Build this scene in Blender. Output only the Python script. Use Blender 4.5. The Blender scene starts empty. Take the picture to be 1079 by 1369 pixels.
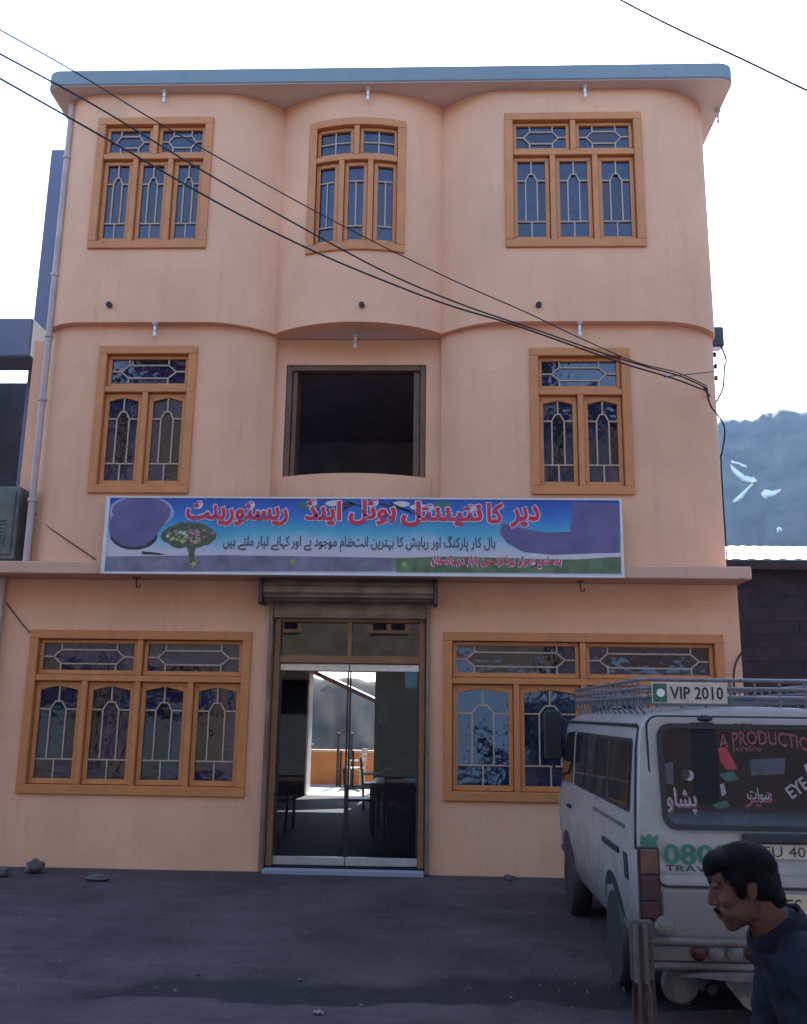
import bpy, bmesh, math, random
from mathutils import Vector, Matrix, Euler, noise
random.seed(7)
R = math.radians
sc = bpy.context.scene
# ------------------------------------------------------------------ camera
PITCH, YAW, ROLL = R(12.3), R(2.2), R(0.8)
CAM = Vector((0, -11.19, 1.80))
FPX, PCX, PCY = 1235.0, 539.5, 684.5
cd = bpy.data.cameras.new('camera'); cam = bpy.data.objects.new('camera', cd)
sc.collection.objects.link(cam); sc.camera = cam
CM = Matrix.Rotation(YAW, 3, 'Z') @ Matrix.Rotation(math.pi/2 + PITCH, 3, 'X') @ Matrix.Rotation(ROLL, 3, 'Z')
cam.matrix_world = Matrix.Translation(CAM) @ CM.to_4x4()
cd.sensor_fit = 'VERTICAL'; cd.sensor_height = 36.0; cd.lens = FPX/1369*36.0
cd.clip_start = 0.05; cd.clip_end = 5000
# ------------------------------------------------------------------ sky and sun
SUN_AZ, SUN_EL = R(5.0), R(37.0)
w = bpy.data.worlds.new('World'); sc.world = w; w.use_nodes = True
nt = w.node_tree; nt.nodes.clear()
sky = nt.nodes.new('ShaderNodeTexSky'); sky.sky_type = 'NISHITA'; sky.sun_disc = False
sky.sun_elevation = SUN_EL; sky.sun_rotation = SUN_AZ; sky.altitude = 1400
sky.air_density = 1.0; sky.dust_density = 1.6; sky.ozone_density = 1.0
bg = nt.nodes.new('ShaderNodeBackground'); bg.inputs[1].default_value = 0.13
out = nt.nodes.new('ShaderNodeOutputWorld')
nt.links.new(sky.outputs[0], bg.inputs[0]); nt.links.new(bg.outputs[0], out.inputs[0])
sd = bpy.data.lights.new('sun', 'SUN'); sun = bpy.data.objects.new('sun', sd); sc.collection.objects.link(sun)
sd.energy = 4.0; sd.angle = R(0.5); sd.color = (1.0, 0.95, 0.87)
sv = Vector((math.sin(SUN_AZ)*math.cos(SUN_EL), math.cos(SUN_AZ)*math.cos(SUN_EL), math.sin(SUN_EL)))
sun.rotation_euler = sv.to_track_quat('Z', 'Y').to_euler(); sun.location = sv*60
vs = sc.view_settings; vs.view_transform = 'Standard'; vs.look = 'None'; vs.gamma = 1.0; vs.use_curve_mapping = False
vs.exposure = 2.45
sc.cycles.max_bounces = 8; sc.cycles.volume_bounces = 1; sc.cycles.transparent_max_bounces = 12

# ------------------------------------------------------------------ pixel to world helpers
def ray(px, py): return CM @ Vector(((px-PCX)/FPX, -(py-PCY)/FPX, -1))
def aty(px, py, Y):
    d = ray(px, py); return CAM + d*((Y-CAM.y)/d.y)
def atz(px, py, Z):
    d = ray(px, py); return CAM + d*((Z-CAM.z)/d.z)
def atd(px, py, t): return CAM + ray(px, py)*t

# ------------------------------------------------------------------ materials
MATS = {}
def mat(name, col, rough=0.7, var=0.12, scale=3.0, bump=0.0, bscale=40.0, metal=0.0, spec=0.5, col2=None, detail=6, coat=0.0):
    if name in MATS: return MATS[name]
    m = bpy.data.materials.new(name); m.use_nodes = True; MATS[name] = m
    n = m.node_tree.nodes; l = m.node_tree.links; b = n['Principled BSDF']
    b.inputs['Roughness'].default_value = rough; b.inputs['Metallic'].default_value = metal
    b.inputs['Specular IOR Level'].default_value = spec; b.inputs['Coat Weight'].default_value = coat
    tc = n.new('ShaderNodeTexCoord')
    nz = n.new('ShaderNodeTexNoise'); nz.inputs['Scale'].default_value = scale; nz.inputs['Detail'].default_value = detail
    nz.inputs['Roughness'].default_value = 0.62
    l.new(tc.outputs['Object'], nz.inputs['Vector'])
    rp = n.new('ShaderNodeValToRGB'); rp.color_ramp.elements[0].position = 0.3; rp.color_ramp.elements[1].position = 0.7
    c2 = col2 if col2 else tuple(c*(1-2*var) for c in col)
    rp.color_ramp.elements[0].color = (*c2, 1); rp.color_ramp.elements[1].color = (*[min(1, c*(1+var*0.5)) for c in col], 1)
    l.new(nz.outputs['Fac'], rp.inputs['Fac']); l.new(rp.outputs[0], b.inputs['Base Color'])
    if bump:
        n2 = n.new('ShaderNodeTexNoise'); n2.inputs['Scale'].default_value = bscale; n2.inputs['Detail'].default_value = 4
        l.new(tc.outputs['Object'], n2.inputs['Vector'])
        bp = n.new('ShaderNodeBump'); bp.inputs['Strength'].default_value = bump; bp.inputs['Distance'].default_value = 0.02
        l.new(n2.outputs['Fac'], bp.inputs['Height']); l.new(bp.outputs[0], b.inputs['Normal'])
    return m
def plaster(name, col, dirt, rough=0.85):
    """painted cement render: soft patches, faint vertical runs and fine relief"""
    m = bpy.data.materials.new(name); m.use_nodes = True; MATS[name] = m
    n = m.node_tree.nodes; l = m.node_tree.links; b = n['Principled BSDF']; b.inputs['Roughness'].default_value = rough
    b.inputs['Specular IOR Level'].default_value = 0.3
    tc = n.new('ShaderNodeTexCoord')
    def nz(s, d, vec=None, stretch=None):
        q = n.new('ShaderNodeTexNoise'); q.inputs['Scale'].default_value = s; q.inputs['Detail'].default_value = d
        if stretch:
            mp = n.new('ShaderNodeMapping'); mp.inputs['Scale'].default_value = stretch
            l.new(tc.outputs['Object'], mp.inputs['Vector']); l.new(mp.outputs[0], q.inputs['Vector'])
        else: l.new(tc.outputs['Object'], q.inputs['Vector'])
        return q
    a = nz(0.9, 5); s = nz(2.2, 6, stretch=(3.0, 3.0, 0.25)); g = nz(18, 5); gg = nz(160, 3)
    def ramp(src, p0, p1, v0, v1):
        r = n.new('ShaderNodeMapRange'); r.inputs[1].default_value = p0; r.inputs[2].default_value = p1
        r.inputs[3].default_value = v0; r.inputs[4].default_value = v1; l.new(src, r.inputs[0]); return r.outputs[0]
    def mix(fac, c1, c2, fv=None):
        x = n.new('ShaderNodeMix'); x.data_type = 'RGBA'
        if fac is not None: l.new(fac, x.inputs[0])
        else: x.inputs[0].default_value = fv
        for sock, c in ((x.inputs[6], c1), (x.inputs[7], c2)):
            if isinstance(c, tuple): sock.default_value = (*c, 1)
            else: l.new(c, sock)
        return x.outputs[2]
    c = mix(ramp(a.outputs['Fac'], .35, .7, 0, 1), tuple(v*.86 for v in col), col)
    c = mix(ramp(s.outputs['Fac'], .56, .8, 0, .26), c, dirt)
    c = mix(ramp(g.outputs['Fac'], .58, .8, 0, .16), c, dirt)
    pt = nz(2.6, 3); c = mix(ramp(pt.outputs['Fac'], .50, .56, 0, .10), c, tuple(min(1, v*1.12) for v in col))
    s2 = nz(5.0, 5, stretch=(4.0, 4.0, 0.12)); c = mix(ramp(s2.outputs['Fac'], .62, .80, 0, .30), c, dirt)
    vr = n.new('ShaderNodeTexVoronoi'); vr.feature = 'DISTANCE_TO_EDGE'; vr.inputs['Scale'].default_value = .55
    wn = n.new('ShaderNodeTexNoise'); wn.inputs['Scale'].default_value = 3; wn.inputs['Detail'].default_value = 6; l.new(tc.outputs['Object'], wn.inputs[0])
    va = n.new('ShaderNodeVectorMath'); va.operation = 'MULTIPLY_ADD'; va.inputs[1].default_value = (.5, .5, .5); l.new(wn.outputs['Color'], va.inputs[0]); l.new(tc.outputs['Object'], va.inputs[2]); l.new(va.outputs[0], vr.inputs['Vector'])
    ck = n.new('ShaderNodeMath'); ck.operation = 'MULTIPLY'; l.new(ramp(vr.outputs['Distance'],   .0, .004, .16, 0), ck.inputs[0]); l.new(ramp(a.outputs['Fac'], .50, .60, 0, 1), ck.inputs[1])
    c = mix(ck.outputs[0], c, tuple(v*.5 for v in dirt))
    l.new(c, b.inputs['Base Color'])
    ad = n.new('ShaderNodeMath'); ad.operation = 'MULTIPLY_ADD'; ad.inputs[1].default_value = 0.35
    l.new(gg.outputs['Fac'], ad.inputs[0]); l.new(g.outputs['Fac'], ad.inputs[2])
    bp = n.new('ShaderNodeBump'); bp.inputs['Strength'].default_value = 0.25; bp.inputs['Distance'].default_value = 0.012
    l.new(ad.outputs[0], bp.inputs['Height']); l.new(bp.outputs[0], b.inputs['Normal'])
    return m
def glass(name, tint, refl=0.12, rough=0.02):
    """thin clear sheet: Fresnel reflection over tinted see-through"""
    m = bpy.data.materials.new(name); m.use_nodes = True; MATS[name] = m
    n = m.node_tree.nodes; l = m.node_tree.links; n.remove(n['Principled BSDF'])
    t = n.new('ShaderNodeBsdfTransparent'); t.inputs[0].default_value = (*tint, 1)
    g = n.new('ShaderNodeBsdfGlossy'); g.inputs['Roughness'].default_value = rough; g.inputs[0].default_value = (.9, .95, 1, 1)
    lw = n.new('ShaderNodeFresnel'); lw.inputs[0].default_value = 1.5
    a = n.new('ShaderNodeMath'); a.operation = 'ADD'; a.inputs[1].default_value = refl - .04; a.use_clamp = True
    l.new(lw.outputs[0], a.inputs[0])
    x = n.new('ShaderNodeMixShader'); l.new(a.outputs[0], x.inputs[0]); l.new(t.outputs[0], x.inputs[1]); l.new(g.outputs[0], x.inputs[2])
    l.new(x.outputs[0], n['Material Output'].inputs[0]); return m
def pane_mat(name, col, rough=0.06, wav=0.10):  # darkness of the room behind is painted into the pane colour
    """opaque glossy coloured window pane standing in for glass before a dark room"""
    m = bpy.data.materials.new(name); m.use_nodes = True; MATS[name] = m
    n = m.node_tree.nodes; l = m.node_tree.links; b = n['Principled BSDF']
    b.inputs['Roughness'].default_value = rough; b.inputs['Specular IOR Level'].default_value = 0.6
    b.inputs['Coat Weight'].default_value = 0.35; b.inputs['Coat Roughness'].default_value = 0.03
    tc = n.new('ShaderNodeTexCoord'); z = n.new('ShaderNodeTexNoise'); z.inputs['Scale'].default_value = 9; z.inputs['Detail'].default_value = 3
    l.new(tc.outputs['Object'], z.inputs['Vector'])
    r = n.new('ShaderNodeValToRGB'); r.color_ramp.elements[0].position = .35; r.color_ramp.elements[1].position = .68
    r.color_ramp.elements[0].color = (*[c*.7 for c in col], 1); r.color_ramp.elements[1].color = (*[c*1.3 for c in col], 1)
    l.new(z.outputs['Fac'], r.inputs[0]); l.new(r.outputs[0], b.inputs['Base Color'])
    z2 = n.new('ShaderNodeTexNoise'); z2.inputs['Scale'].default_value = 5.5; z2.inputs['Detail'].default_value = 2
    l.new(tc.outputs['Object'], z2.inputs['Vector'])
    bp = n.new('ShaderNodeBump'); bp.inputs['Strength'].default_value = wav; bp.inputs['Distance'].default_value = .05
    l.new(z2.outputs['Fac'], bp.inputs['Height']); l.new(bp.outputs[0], b.inputs['Normal']); l.new(bp.outputs[0], b.inputs['Coat Normal'])
    return m
PEACH = plaster('peach_paint', (0.82, 0.452, 0.268), (0.47, 0.275, 0.175))
SLABP = plaster('peach_slab_paint', (0.66, 0.39, 0.26), (0.30, 0.21, 0.16))
FASC = plaster('grey_blue_paint', (0.24, 0.29, 0.30), (0.15, 0.18, 0.19))
SOFF = plaster('pale_soffit_paint', (0.66, 0.50, 0.43), (0.40, 0.28, 0.24))
CONC = plaster('grey_cement', (0.30, 0.32, 0.36), (0.16, 0.16, 0.18))
WOOD = mat('varnished_wood', (0.60, 0.225, 0.066), .5, .09, 5, .15, 60, spec=.5)
SASHW = mat('sash_wood', (0.60, 0.235, 0.072), .5, .08, 7, .12, 60)
DARKWOOD = mat('dark_brown_wood', (0.17, 0.075, 0.035), .5, .25, 6, .15, 50)
BARM = mat('cream_glazing_bar', (0.50, 0.36, 0.26), .5, .1, 12)
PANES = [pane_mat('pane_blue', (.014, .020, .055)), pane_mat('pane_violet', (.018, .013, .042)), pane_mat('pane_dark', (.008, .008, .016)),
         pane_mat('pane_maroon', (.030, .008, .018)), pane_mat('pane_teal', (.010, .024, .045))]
ALU = mat('brushed_aluminium', (0.62, 0.60, 0.58), .35, .1, 8, metal=.8)
DALU = mat('dark_anodised_metal', (0.06, 0.05, 0.05), .4, .1, 8, metal=.5)
DGLASS = glass('door_glass', (.74, .75, .78), .03)
TGLASS = glass('transom_glass', (.20, .18, .19), .07)
SHUT = mat('rolled_shutter_metal', (0.26, 0.18, 0.12), .5, .25, 4, .1, 30, metal=.3)
SHUTD = mat('shutter_end_plate', (0.06, 0.045, 0.04), .6)
BLACK = mat('black_rubber', (0.018, 0.018, 0.02), .6, .15, 10)
CABLE = mat('black_cable', (0.02, 0.018, 0.02), .6)
PVC = mat('grey_pvc', (0.50, 0.38, 0.33), .5, .12, 4)
WHITE = mat('white_plastic', (0.80, 0.79, 0.76), .4, .06, 9)
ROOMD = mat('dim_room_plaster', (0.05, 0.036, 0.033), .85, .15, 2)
ROOMB = mat('dark_room_plaster', (0.46, 0.34, 0.37), .9, .15, 2)

# ------------------------------------------------------------------ mesh helpers
ORG = {}
class MB:
    def __init__(s): s.v = []; s.f = []
    def add(s, vs_, fs_):
        k = len(s.v); s.v += [Vector(p) for p in vs_]; s.f += [tuple(i+k for i in f) for f in fs_]; return s
    def box(s, x0, x1, y0, y1, z0, z1, nx=1, fn=None):
        vs_ = []; fs_ = []
        for i in range(nx+1):
            x = x0+(x1-x0)*i/nx
            vs_ += [(x, y0, z0), (x, y1, z0), (x, y1, z1), (x, y0, z1)]
        for i in range(nx):
            a = 4*i
            for q in range(4): fs_.append((a+q, a+(q+1) % 4, a+4+(q+1) % 4, a+4+q))
        fs_ += [(3, 2, 1, 0), tuple(4*nx+q for q in range(4))]
        if fn: vs_ = [fn(*p) for p in vs_]
        return s.add(vs_, fs_)
    def prism(s, poly, fn, a, b):
        """poly of 2D points, fn(u, v, t) -> world, extruded from t=a to t=b"""
        n = len(poly)
        vs_ = [fn(u, v, a) for u, v in poly]+[fn(u, v, b) for u, v in poly]
        fs_ = [tuple(range(n))[::-1], tuple(range(n, 2*n))]+[(i, (i+1) % n, n+(i+1) % n, n+i) for i in range(n)]
        return s.add(vs_, fs_)
    def tube(s, pts, r, n=8, caps=True, up=None):
        pts = [Vector(p) for p in pts]; m = len(pts); rr = r if isinstance(r, (list, tuple)) else [r]*m
        vs_ = []; prev = None
        for i, p in enumerate(pts):
            t = (pts[min(i+1, m-1)]-pts[max(i-1, 0)]).normalized()
            if prev is None:
                a = Vector((0, 0, 1)) if abs(t.z) < .9 else Vector((1, 0, 0))
                u = t.cross(a).normalized()
            else: u = (prev-t*prev.dot(t)).normalized()
            prev = u; v = t.cross(u)
            for k in range(n):
                an = 2*math.pi*k/n; vs_.append(p+(u*math.cos(an)+v*math.sin(an))*rr[i])
        fs_ = [(i*n+k, i*n+(k+1) % n, (i+1)*n+(k+1) % n, (i+1)*n+k) for i in range(m-1) for k in range(n)]
        if caps: fs_ += [tuple(range(n))[::-1], tuple((m-1)*n+k for k in range(n))]
        return s.add(vs_, fs_)
    def ell(s, c, r, rot=None, nu=16, nv=10):
        vs_ = [(0, 0, -1)]; fs_ = []
        for j in range(1, nv):
            t = -math.pi/2+math.pi*j/nv
            for i in range(nu): vs_.append((math.cos(t)*math.cos(2*math.pi*i/nu), math.cos(t)*math.sin(2*math.pi*i/nu), math.sin(t)))
        vs_.append((0, 0, 1)); L = len(vs_)-1
        for i in range(nu):
            fs_.append((0, 1+(i+1) % nu, 1+i)); fs_.append((L, 1+(nv-2)*nu+i, 1+(nv-2)*nu+(i+1) % nu))
            for j in range(nv-2):
                a = 1+j*nu; fs_.append((a+i, a+(i+1) % nu, a+nu+(i+1) % nu, a+nu+i))
        if not isinstance(r, (tuple, list)): r = (r, r, r)
        M = (Euler(rot).to_matrix() if rot else Matrix.Identity(3)); c = Vector(c)
        return s.add([c+M @ Vector((p[0]*r[0], p[1]*r[1], p[2]*r[2])) for p in vs_], fs_)
    def cyl(s, a, b, r, n=16): return s.tube([a, b], r, n)
    def lathe(s, prof, c, axis='y', n=24):
        """prof: (radius, offset along axis)"""
        vs_ = []; m = len(prof); c = Vector(c)
        for rr, o in prof:
            for k in range(n):
                a = 2*math.pi*k/n; u, v = rr*math.cos(a), rr*math.sin(a)
                vs_.append(c+Vector({'y': (u, o, v), 'x': (o, u, v), 'z': (u, v, o)}[axis]))
        fs_ = [(i*n+k, i*n+(k+1) % n, (i+1)*n+(k+1) % n, (i+1)*n+k) for i in range(m-1) for k in range(n)]
        fs_ += [tuple(range(n))[::-1], tuple((m-1)*n+k for k in range(n))]
        return s.add(vs_, fs_)
def tag(o, label=None, cat=None, group=None, kind=None):
    for k, v in (('label', label), ('category', cat), ('group', group), ('kind', kind)):
        if v: o[k] = v
    return o
def obj(name, mb, m, parent=None, local=False, smooth=False, bevel=0.0, seg=1, **kw):
    me = bpy.data.meshes.new(name)
    bm = bmesh.new()
    off = Vector((0, 0, 0)) if (local or parent is None) else ORG[parent.name]
    vv = [bm.verts.new(p-off) for p in mb.v]
    for f in mb.f:
        try: bm.faces.new([vv[i] for i in f])
        except ValueError: pass
    bmesh.ops.recalc_face_normals(bm, faces=bm.faces)
    if bevel:
        es = [e for e in bm.edges if len(e.link_faces) == 2 and e.calc_face_angle(0) > .6]
        bmesh.ops.bevel(bm, geom=es, offset=bevel, segments=seg, affect='EDGES', profile=.5, clamp_overlap=True)
    if smooth:
        for f in bm.faces: f.smooth = True
    bm.to_mesh(me); bm.free()
    if smooth is True or smooth:
        try: me.set_sharp_from_angle(angle=R(38))
        except Exception: pass
    if m: me.materials.append(m)
    o = bpy.data.objects.new(name, me); sc.collection.objects.link(o)
    if parent: o.parent = parent
    ORG[o.name] = ORG[parent.name].copy() if parent else Vector((0, 0, 0))
    return tag(o, **kw)
def empty(name, loc, rz=0, **kw):
    o = bpy.data.objects.new(name, None); sc.collection.objects.link(o); o.location = loc; o.rotation_euler.z = rz
    o.empty_display_size = .2; ORG[o.name] = Vector(loc); return tag(o, **kw)
def inst(src, parent, loc=None, rot=None, scale=None):
    c = src.copy(); sc.collection.objects.link(c); c.parent = parent; ORG[c.name] = ORG[parent.name].copy() if parent else Vector()
    if loc is not None: c.location = loc
    if rot is not None: c.rotation_euler = rot
    if scale is not None: c.scale = scale
    return c
def copy_tree(o, parent=None):
    c = o.copy(); sc.collection.objects.link(c); c.parent = parent
    for ch in list(o.children): copy_tree(ch, c)
    return c
def lerp(a, b, t): return a+(b-a)*t
def smooth01(t): t = max(0, min(1, t)); return t*t*(3-2*t)
def fbm(x, y, z=0.0, o=5): return noise.fractal(Vector((x, y, z)), 1.0, 2.0, o)
# text: Arabic letters joined through their presentation forms, laid out right to left
AF = {'ا': (0xFE8D, 0xFE8E), 'آ': (0xFE81, 0xFE82), 'د': (0xFEA9, 0xFEAA), 'ڈ': (0xFB88, 0xFB89), 'ر': (0xFEAD, 0xFEAE), 'ز': (0xFEAF, 0xFEB0), 'و': (0xFEED, 0xFEEE), 'ے': (0xFBAE, 0xFBAF), 'ں': (0xFB9E, 0xFB9F)}
for ch, b in (('ب', 0xFE8F), ('پ', 0xFB56), ('ت', 0xFE95), ('ٹ', 0xFB66), ('ج', 0xFE9D), ('چ', 0xFB7A), ('ح', 0xFEA1), ('خ', 0xFEA5), ('س', 0xFEB1), ('ش', 0xFEB5), ('ع', 0xFEC9), ('ف', 0xFED1), ('ق', 0xFED5), ('ک', 0xFB8E), ('گ', 0xFB92), ('ل', 0xFEDD), ('م', 0xFEE1), ('ن', 0xFEE5), ('ہ', 0xFBA6), ('ی', 0xFBFC)):
    AF[ch] = (b, b+1, b+2, b+3)
def shape(s):
    o = []
    for i, ch in enumerate(s):
        f = AF.get(ch)
        if not f: o.append(ch); continue
        p = AF.get(s[i-1]) if i else None; nx = AF.get(s[i+1]) if i+1 < len(s) else None
        jp = bool(p and len(p) == 4); jn = bool(nx and len(f) == 4)
        o.append(chr(f[3] if jp and jn else f[1] if jp else f[2] if jn else f[0]))
    return ''.join(reversed(o))
def text_mb(s, fn, x0, x1, z0, z1, offset=0.0, keep=False, bend=None):
    """flat lettering stretched into the rectangle x0..x1, z0..z1; fn(x, z) -> point"""
    c = bpy.data.curves.new('t', 'FONT'); c.body = s; c.resolution_u = 2; c.offset = offset; c.fill_mode = 'FRONT'
    t = bpy.data.objects.new('t', c); sc.collection.objects.link(t)
    bpy.context.view_layer.update()
    me = bpy.data.meshes.new_from_object(t.evaluated_get(bpy.context.evaluated_depsgraph_get()))
    P = [v.co.copy() for v in me.vertices]; Fs = [tuple(p.vertices) for p in me.polygons]
    bpy.data.objects.remove(t); bpy.data.curves.remove(c); bpy.data.meshes.remove(me)
    mb = MB()
    if not P: return mb
    root = list(range(len(P)))
    def find(i):
        while root[i] != i: root[i] = root[root[i]]; i = root[i]
        return i
    for f in Fs:
        for i in f[1:]: root[find(f[0])] = find(i)
    comp = {}
    lay = [comp.setdefault(find(i), len(comp)) % 9 for i in range(len(P))]   # overlapping strokes of joined letters lie in layers
    ax, bx = min(p.x for p in P), max(p.x for p in P); ay, by = min(p.y for p in P), max(p.y for p in P)
    vs_ = []
    for k, p in enumerate(P):
        u = (p.x-ax)/(bx-ax); v = (p.y-ay)/(by-ay); x = lerp(x0, x1, u); z = lerp(z0, z1, v)
        if bend: x, z = bend(u, v)
        vs_.append(Vector(fn(x, z))+Vector((0, -.00012*lay[k], 0)))
    return mb.add(vs_, Fs)
# ================================================================== GROUND
def axis(dense0, dense1, step, far):
    a = [dense0+i*step for i in range(int(round((dense1-dense0)/step))+1)]
    q = step
    lo, hi = [dense0], [dense1]
    while hi[-1] < far: q *= 1.5; hi.append(hi[-1]+q); lo.append(lo[-1]-q)
    return lo[:0:-1]+a+hi[1:]
gx = axis(-9, 7, .11, 700); gy = axis(-7.5, 1, .085, 700)
def band(x):   # dark damp gutter: near edge, far edge (world Y)
    lo = -4.78+.06*math.sin(x*1.3)+.03*math.sin(x*3.1+1)
    hi = -4.16+.10*math.sin(x*.9+.4)+.06*math.sin(x*2.7)-.62*smooth01((-1.6-x)/1.3)
    return lo, hi
def damp(x, y):
    lo, hi = band(x); wv = .12*fbm(x*2.2, y*4.5)
    return smooth01((y-lo+wv)/.10)*smooth01((hi-y+wv)/.16)
def gz(x, y):
    if y > 1 or y < -9 or abs(x) > 12: return 0
    e = smooth01((y+9)/1.5)*smooth01((.1-y)/.5)
    h = .012*fbm(x*.8, y*1.1)+.006*fbm(x*4, y*5)-.045*damp(x, y)
    for c, d in ((-2.6, .016), (-3.35, .02), (-1.55, .010)): h += d*math.exp(-((y-c-.25*math.sin(x*.5))/.13)**2)*(fbm(x*1.3, y*6+c)+.2)
    return h*e
me = bpy.data.meshes.new('ground'); NX = len(gx)
me.from_pydata([(x, y, gz(x, y)) for y in gy for x in gx], [], [(j*NX+i, j*NX+i+1, (j+1)*NX+i+1, (j+1)*NX+i) for j in range(len(gy)-1) for i in range(NX-1)])
at = me.attributes.new('damp', 'FLOAT', 'POINT'); at.data.foreach_set('value', [damp(x, y) if -9 < y < 1 and abs(x) < 14 else 0 for y in gy for x in gx])
for p in me.polygons: p.use_smooth = True
ground = bpy.data.objects.new('ground', me); sc.collection.objects.link(ground); ground['kind'] = 'structure'
def ground_mat():
    m = bpy.data.materials.new('dusty_tarmac'); m.use_nodes = True
    n = m.node_tree.nodes; l = m.node_tree.links; b = n['Principled BSDF']; b.inputs['Roughness'].default_value = .9
    b.inputs['Specular IOR Level'].default_value = .25
    tc = n.new('ShaderNodeTexCoord')
    def nz(s, d, st=None):
        q = n.new('ShaderNodeTexNoise'); q.inputs['Scale'].default_value = s; q.inputs['Detail'].default_value = d; q.inputs['Roughness'].default_value = .65
        if st:
            mp = n.new('ShaderNodeMapping'); mp.inputs['Scale'].default_value = st; l.new(tc.outputs['Object'], mp.inputs[0]); l.new(mp.outputs[0], q.inputs[0])
        else: l.new(tc.outputs['Object'], q.inputs[0])
        return q.outputs['Fac']
    def mp(src, a, b_, c, d):
        r = n.new('ShaderNodeMapRange'); l.new(src, r.inputs[0])
        for i, v in enumerate((a, b_, c, d)): r.inputs[i+1].default_value = v
        return r.outputs[0]
    def mix(f, a, c):
        x = n.new('ShaderNodeMix'); x.data_type = 'RGBA'; l.new(f, x.inputs[0])
        for sk, cc in ((x.inputs[6], a), (x.inputs[7], c)):
            if isinstance(cc, tuple): sk.default_value = (*cc, 1)
            else: l.new(cc, sk)
        return x.outputs[2]
    c = mix(mp(nz(.7, 6), .35, .68, 0, 1), (.052, .035, .038), (.116, .080, .081))
    c = mix(mp(nz(1.6, 7, (.35, 1.6, 1)), .52, .72, 0, .7), c, (.048, .037, .040))
    c = mix(mp(nz(26, 6), .55, .78, 0, .55), c, (.15, .114, .110))
    c = mix(mp(nz(70, 3), .60, .74, 0, .6), c, (.035, .03, .032))
    c = mix(mp(nz(2.2, 8, (.16, 3.2, 1)), .54, .72, 0, .42), c, (.15, .110, .107))
    c = mix(mp(nz(1.1, 5, (.9, .7, 1)), .60, .66, 0, .45), c, (.040, .030, .034))
    vr = n.new('ShaderNodeTexVoronoi'); vr.feature = 'DISTANCE_TO_EDGE'; vr.inputs['Scale'].default_value = .8
    wn = n.new('ShaderNodeTexNoise'); wn.inputs['Scale'].default_value = 2.5; wn.inputs['Detail'].default_value = 6; l.new(tc.outputs['Object'], wn.inputs[0])
    va = n.new('ShaderNodeVectorMath'); va.operation = 'MULTIPLY_ADD'; va.inputs[1].default_value = (.6, .6, .6); l.new(wn.outputs['Color'], va.inputs[0]); l.new(tc.outputs['Object'], va.inputs[2]); l.new(va.outputs[0], vr.inputs['Vector'])
    c = mix(mp(vr.outputs['Distance'], .0, .012, .32, 0), c, (.022, .017, .02))
    at = n.new('ShaderNodeAttribute'); at.attribute_name = 'damp'
    ma = n.new('ShaderNodeMath'); ma.operation = 'MULTIPLY_ADD'; l.new(nz(6, 6), ma.inputs[0]); ma.inputs[1].default_value = .9
    l.new(at.outputs['Fac'], ma.inputs[2])
    dm = mp(ma.outputs[0], .75, 1.25, 0, .85)
    c = mix(dm, c, (.022, .019, .022)); l.new(c, b.inputs['Base Color'])
    l.new(mp(dm, 0, 1, .92, .7), b.inputs['Roughness'])
    ad = n.new('ShaderNodeMath'); ad.operation = 'ADD'; l.new(nz(26, 6), ad.inputs[0]); l.new(nz(90, 3), ad.inputs[1])
    bp = n.new('ShaderNodeBump'); bp.inputs['Strength'].default_value = .5; bp.inputs['Distance'].default_value = .02
    l.new(ad.outputs[0], bp.inputs['Height']); l.new(bp.outputs[0], b.inputs['Normal']); return m
ground.data.materials.append(ground_mat())

# hillside: steep shaded bank behind the yard, high scarp down the valley to the right
def E_az(az):   # skyline elevation seen from the street, degrees
    return lerp(2.3, 17.6, smooth01((az-4)/13)) if -90 < az < 120 else 9
def terr(az, r):
    t = smooth01((az-6)/9) if -90 < az < 120 else 1
    e = E_az(az)+1.1*fbm(az*.11, 3.3)+.35*fbm(az*.5, 1.2)
    r0, r1 = lerp(38, 205, t), lerp(43, 300, t)
    top = 1.8+r1*math.tan(R(max(e, 1.2)))
    s = max(0, min(1, (r-r0)/(r1-r0)))
    h = top*(s**.95)
    k = smooth01((r-r0)/(r1-r0)*4)*smooth01((1.25-(r-r0)/(r1-r0))*4)
    h += k*lerp(.3, 5.0, t)*(fbm(az*.5+r*.004, r*lerp(.2, .016, t), 7, 6)-.45*abs(fbm(az*.9, r*lerp(.3, .012, t), 2, 5)))
    if r > r1: h = top+(r-r1)*.02+.4*fbm(az*.3, r*.05)
    return h-.4 if r > r0+.1 else -.5
azs = [-180+i*3 for i in range(30)]+[-90+i*1.0 for i in range(70)]+[-20+i*.35 for i in range(172)]+[40.2+i*1.6 for i in range(87)]
azs = [a for a in azs if a < 179.5]
rs = [36+i*.5 for i in range(22)]+[50+i*10 for i in range(15)]+[200+i*2.5 for i in range(48)]+[325, 345, 370]
hv = []
for a in azs:
    for r in rs: hv.append((math.sin(R(a))*r, CAM.y+math.cos(R(a))*r, terr(a, r)))
NR = len(rs); NA = len(azs)
me = bpy.data.meshes.new('hillside')
me.from_pydata(hv, [], [(i*NR+j, ((i+1) % NA)*NR+j, ((i+1) % NA)*NR+j+1, i*NR+j+1) for i in range(NA) for j in range(NR-1)])
for p in me.polygons: p.use_smooth = True
hill = bpy.data.objects.new('hillside', me); sc.collection.objects.link(hill); hill['kind'] = 'structure'
me.materials.append(mat('scrubby_rock', (.085, .078, .062), .95, .3, .10, .5, .6, col2=(.02, .026, .018), detail=12))
def on_hill(px, py):
    d = ray(px, py); t = 100.0
    while t < 420:
        p = CAM+d*t; a = math.degrees(math.atan2(p.x, p.y-CAM.y)); r = math.hypot(p.x, p.y-CAM.y)
        if p.z < terr(a, r)+.2: return p
        t += .8
    return CAM+d*300
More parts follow.
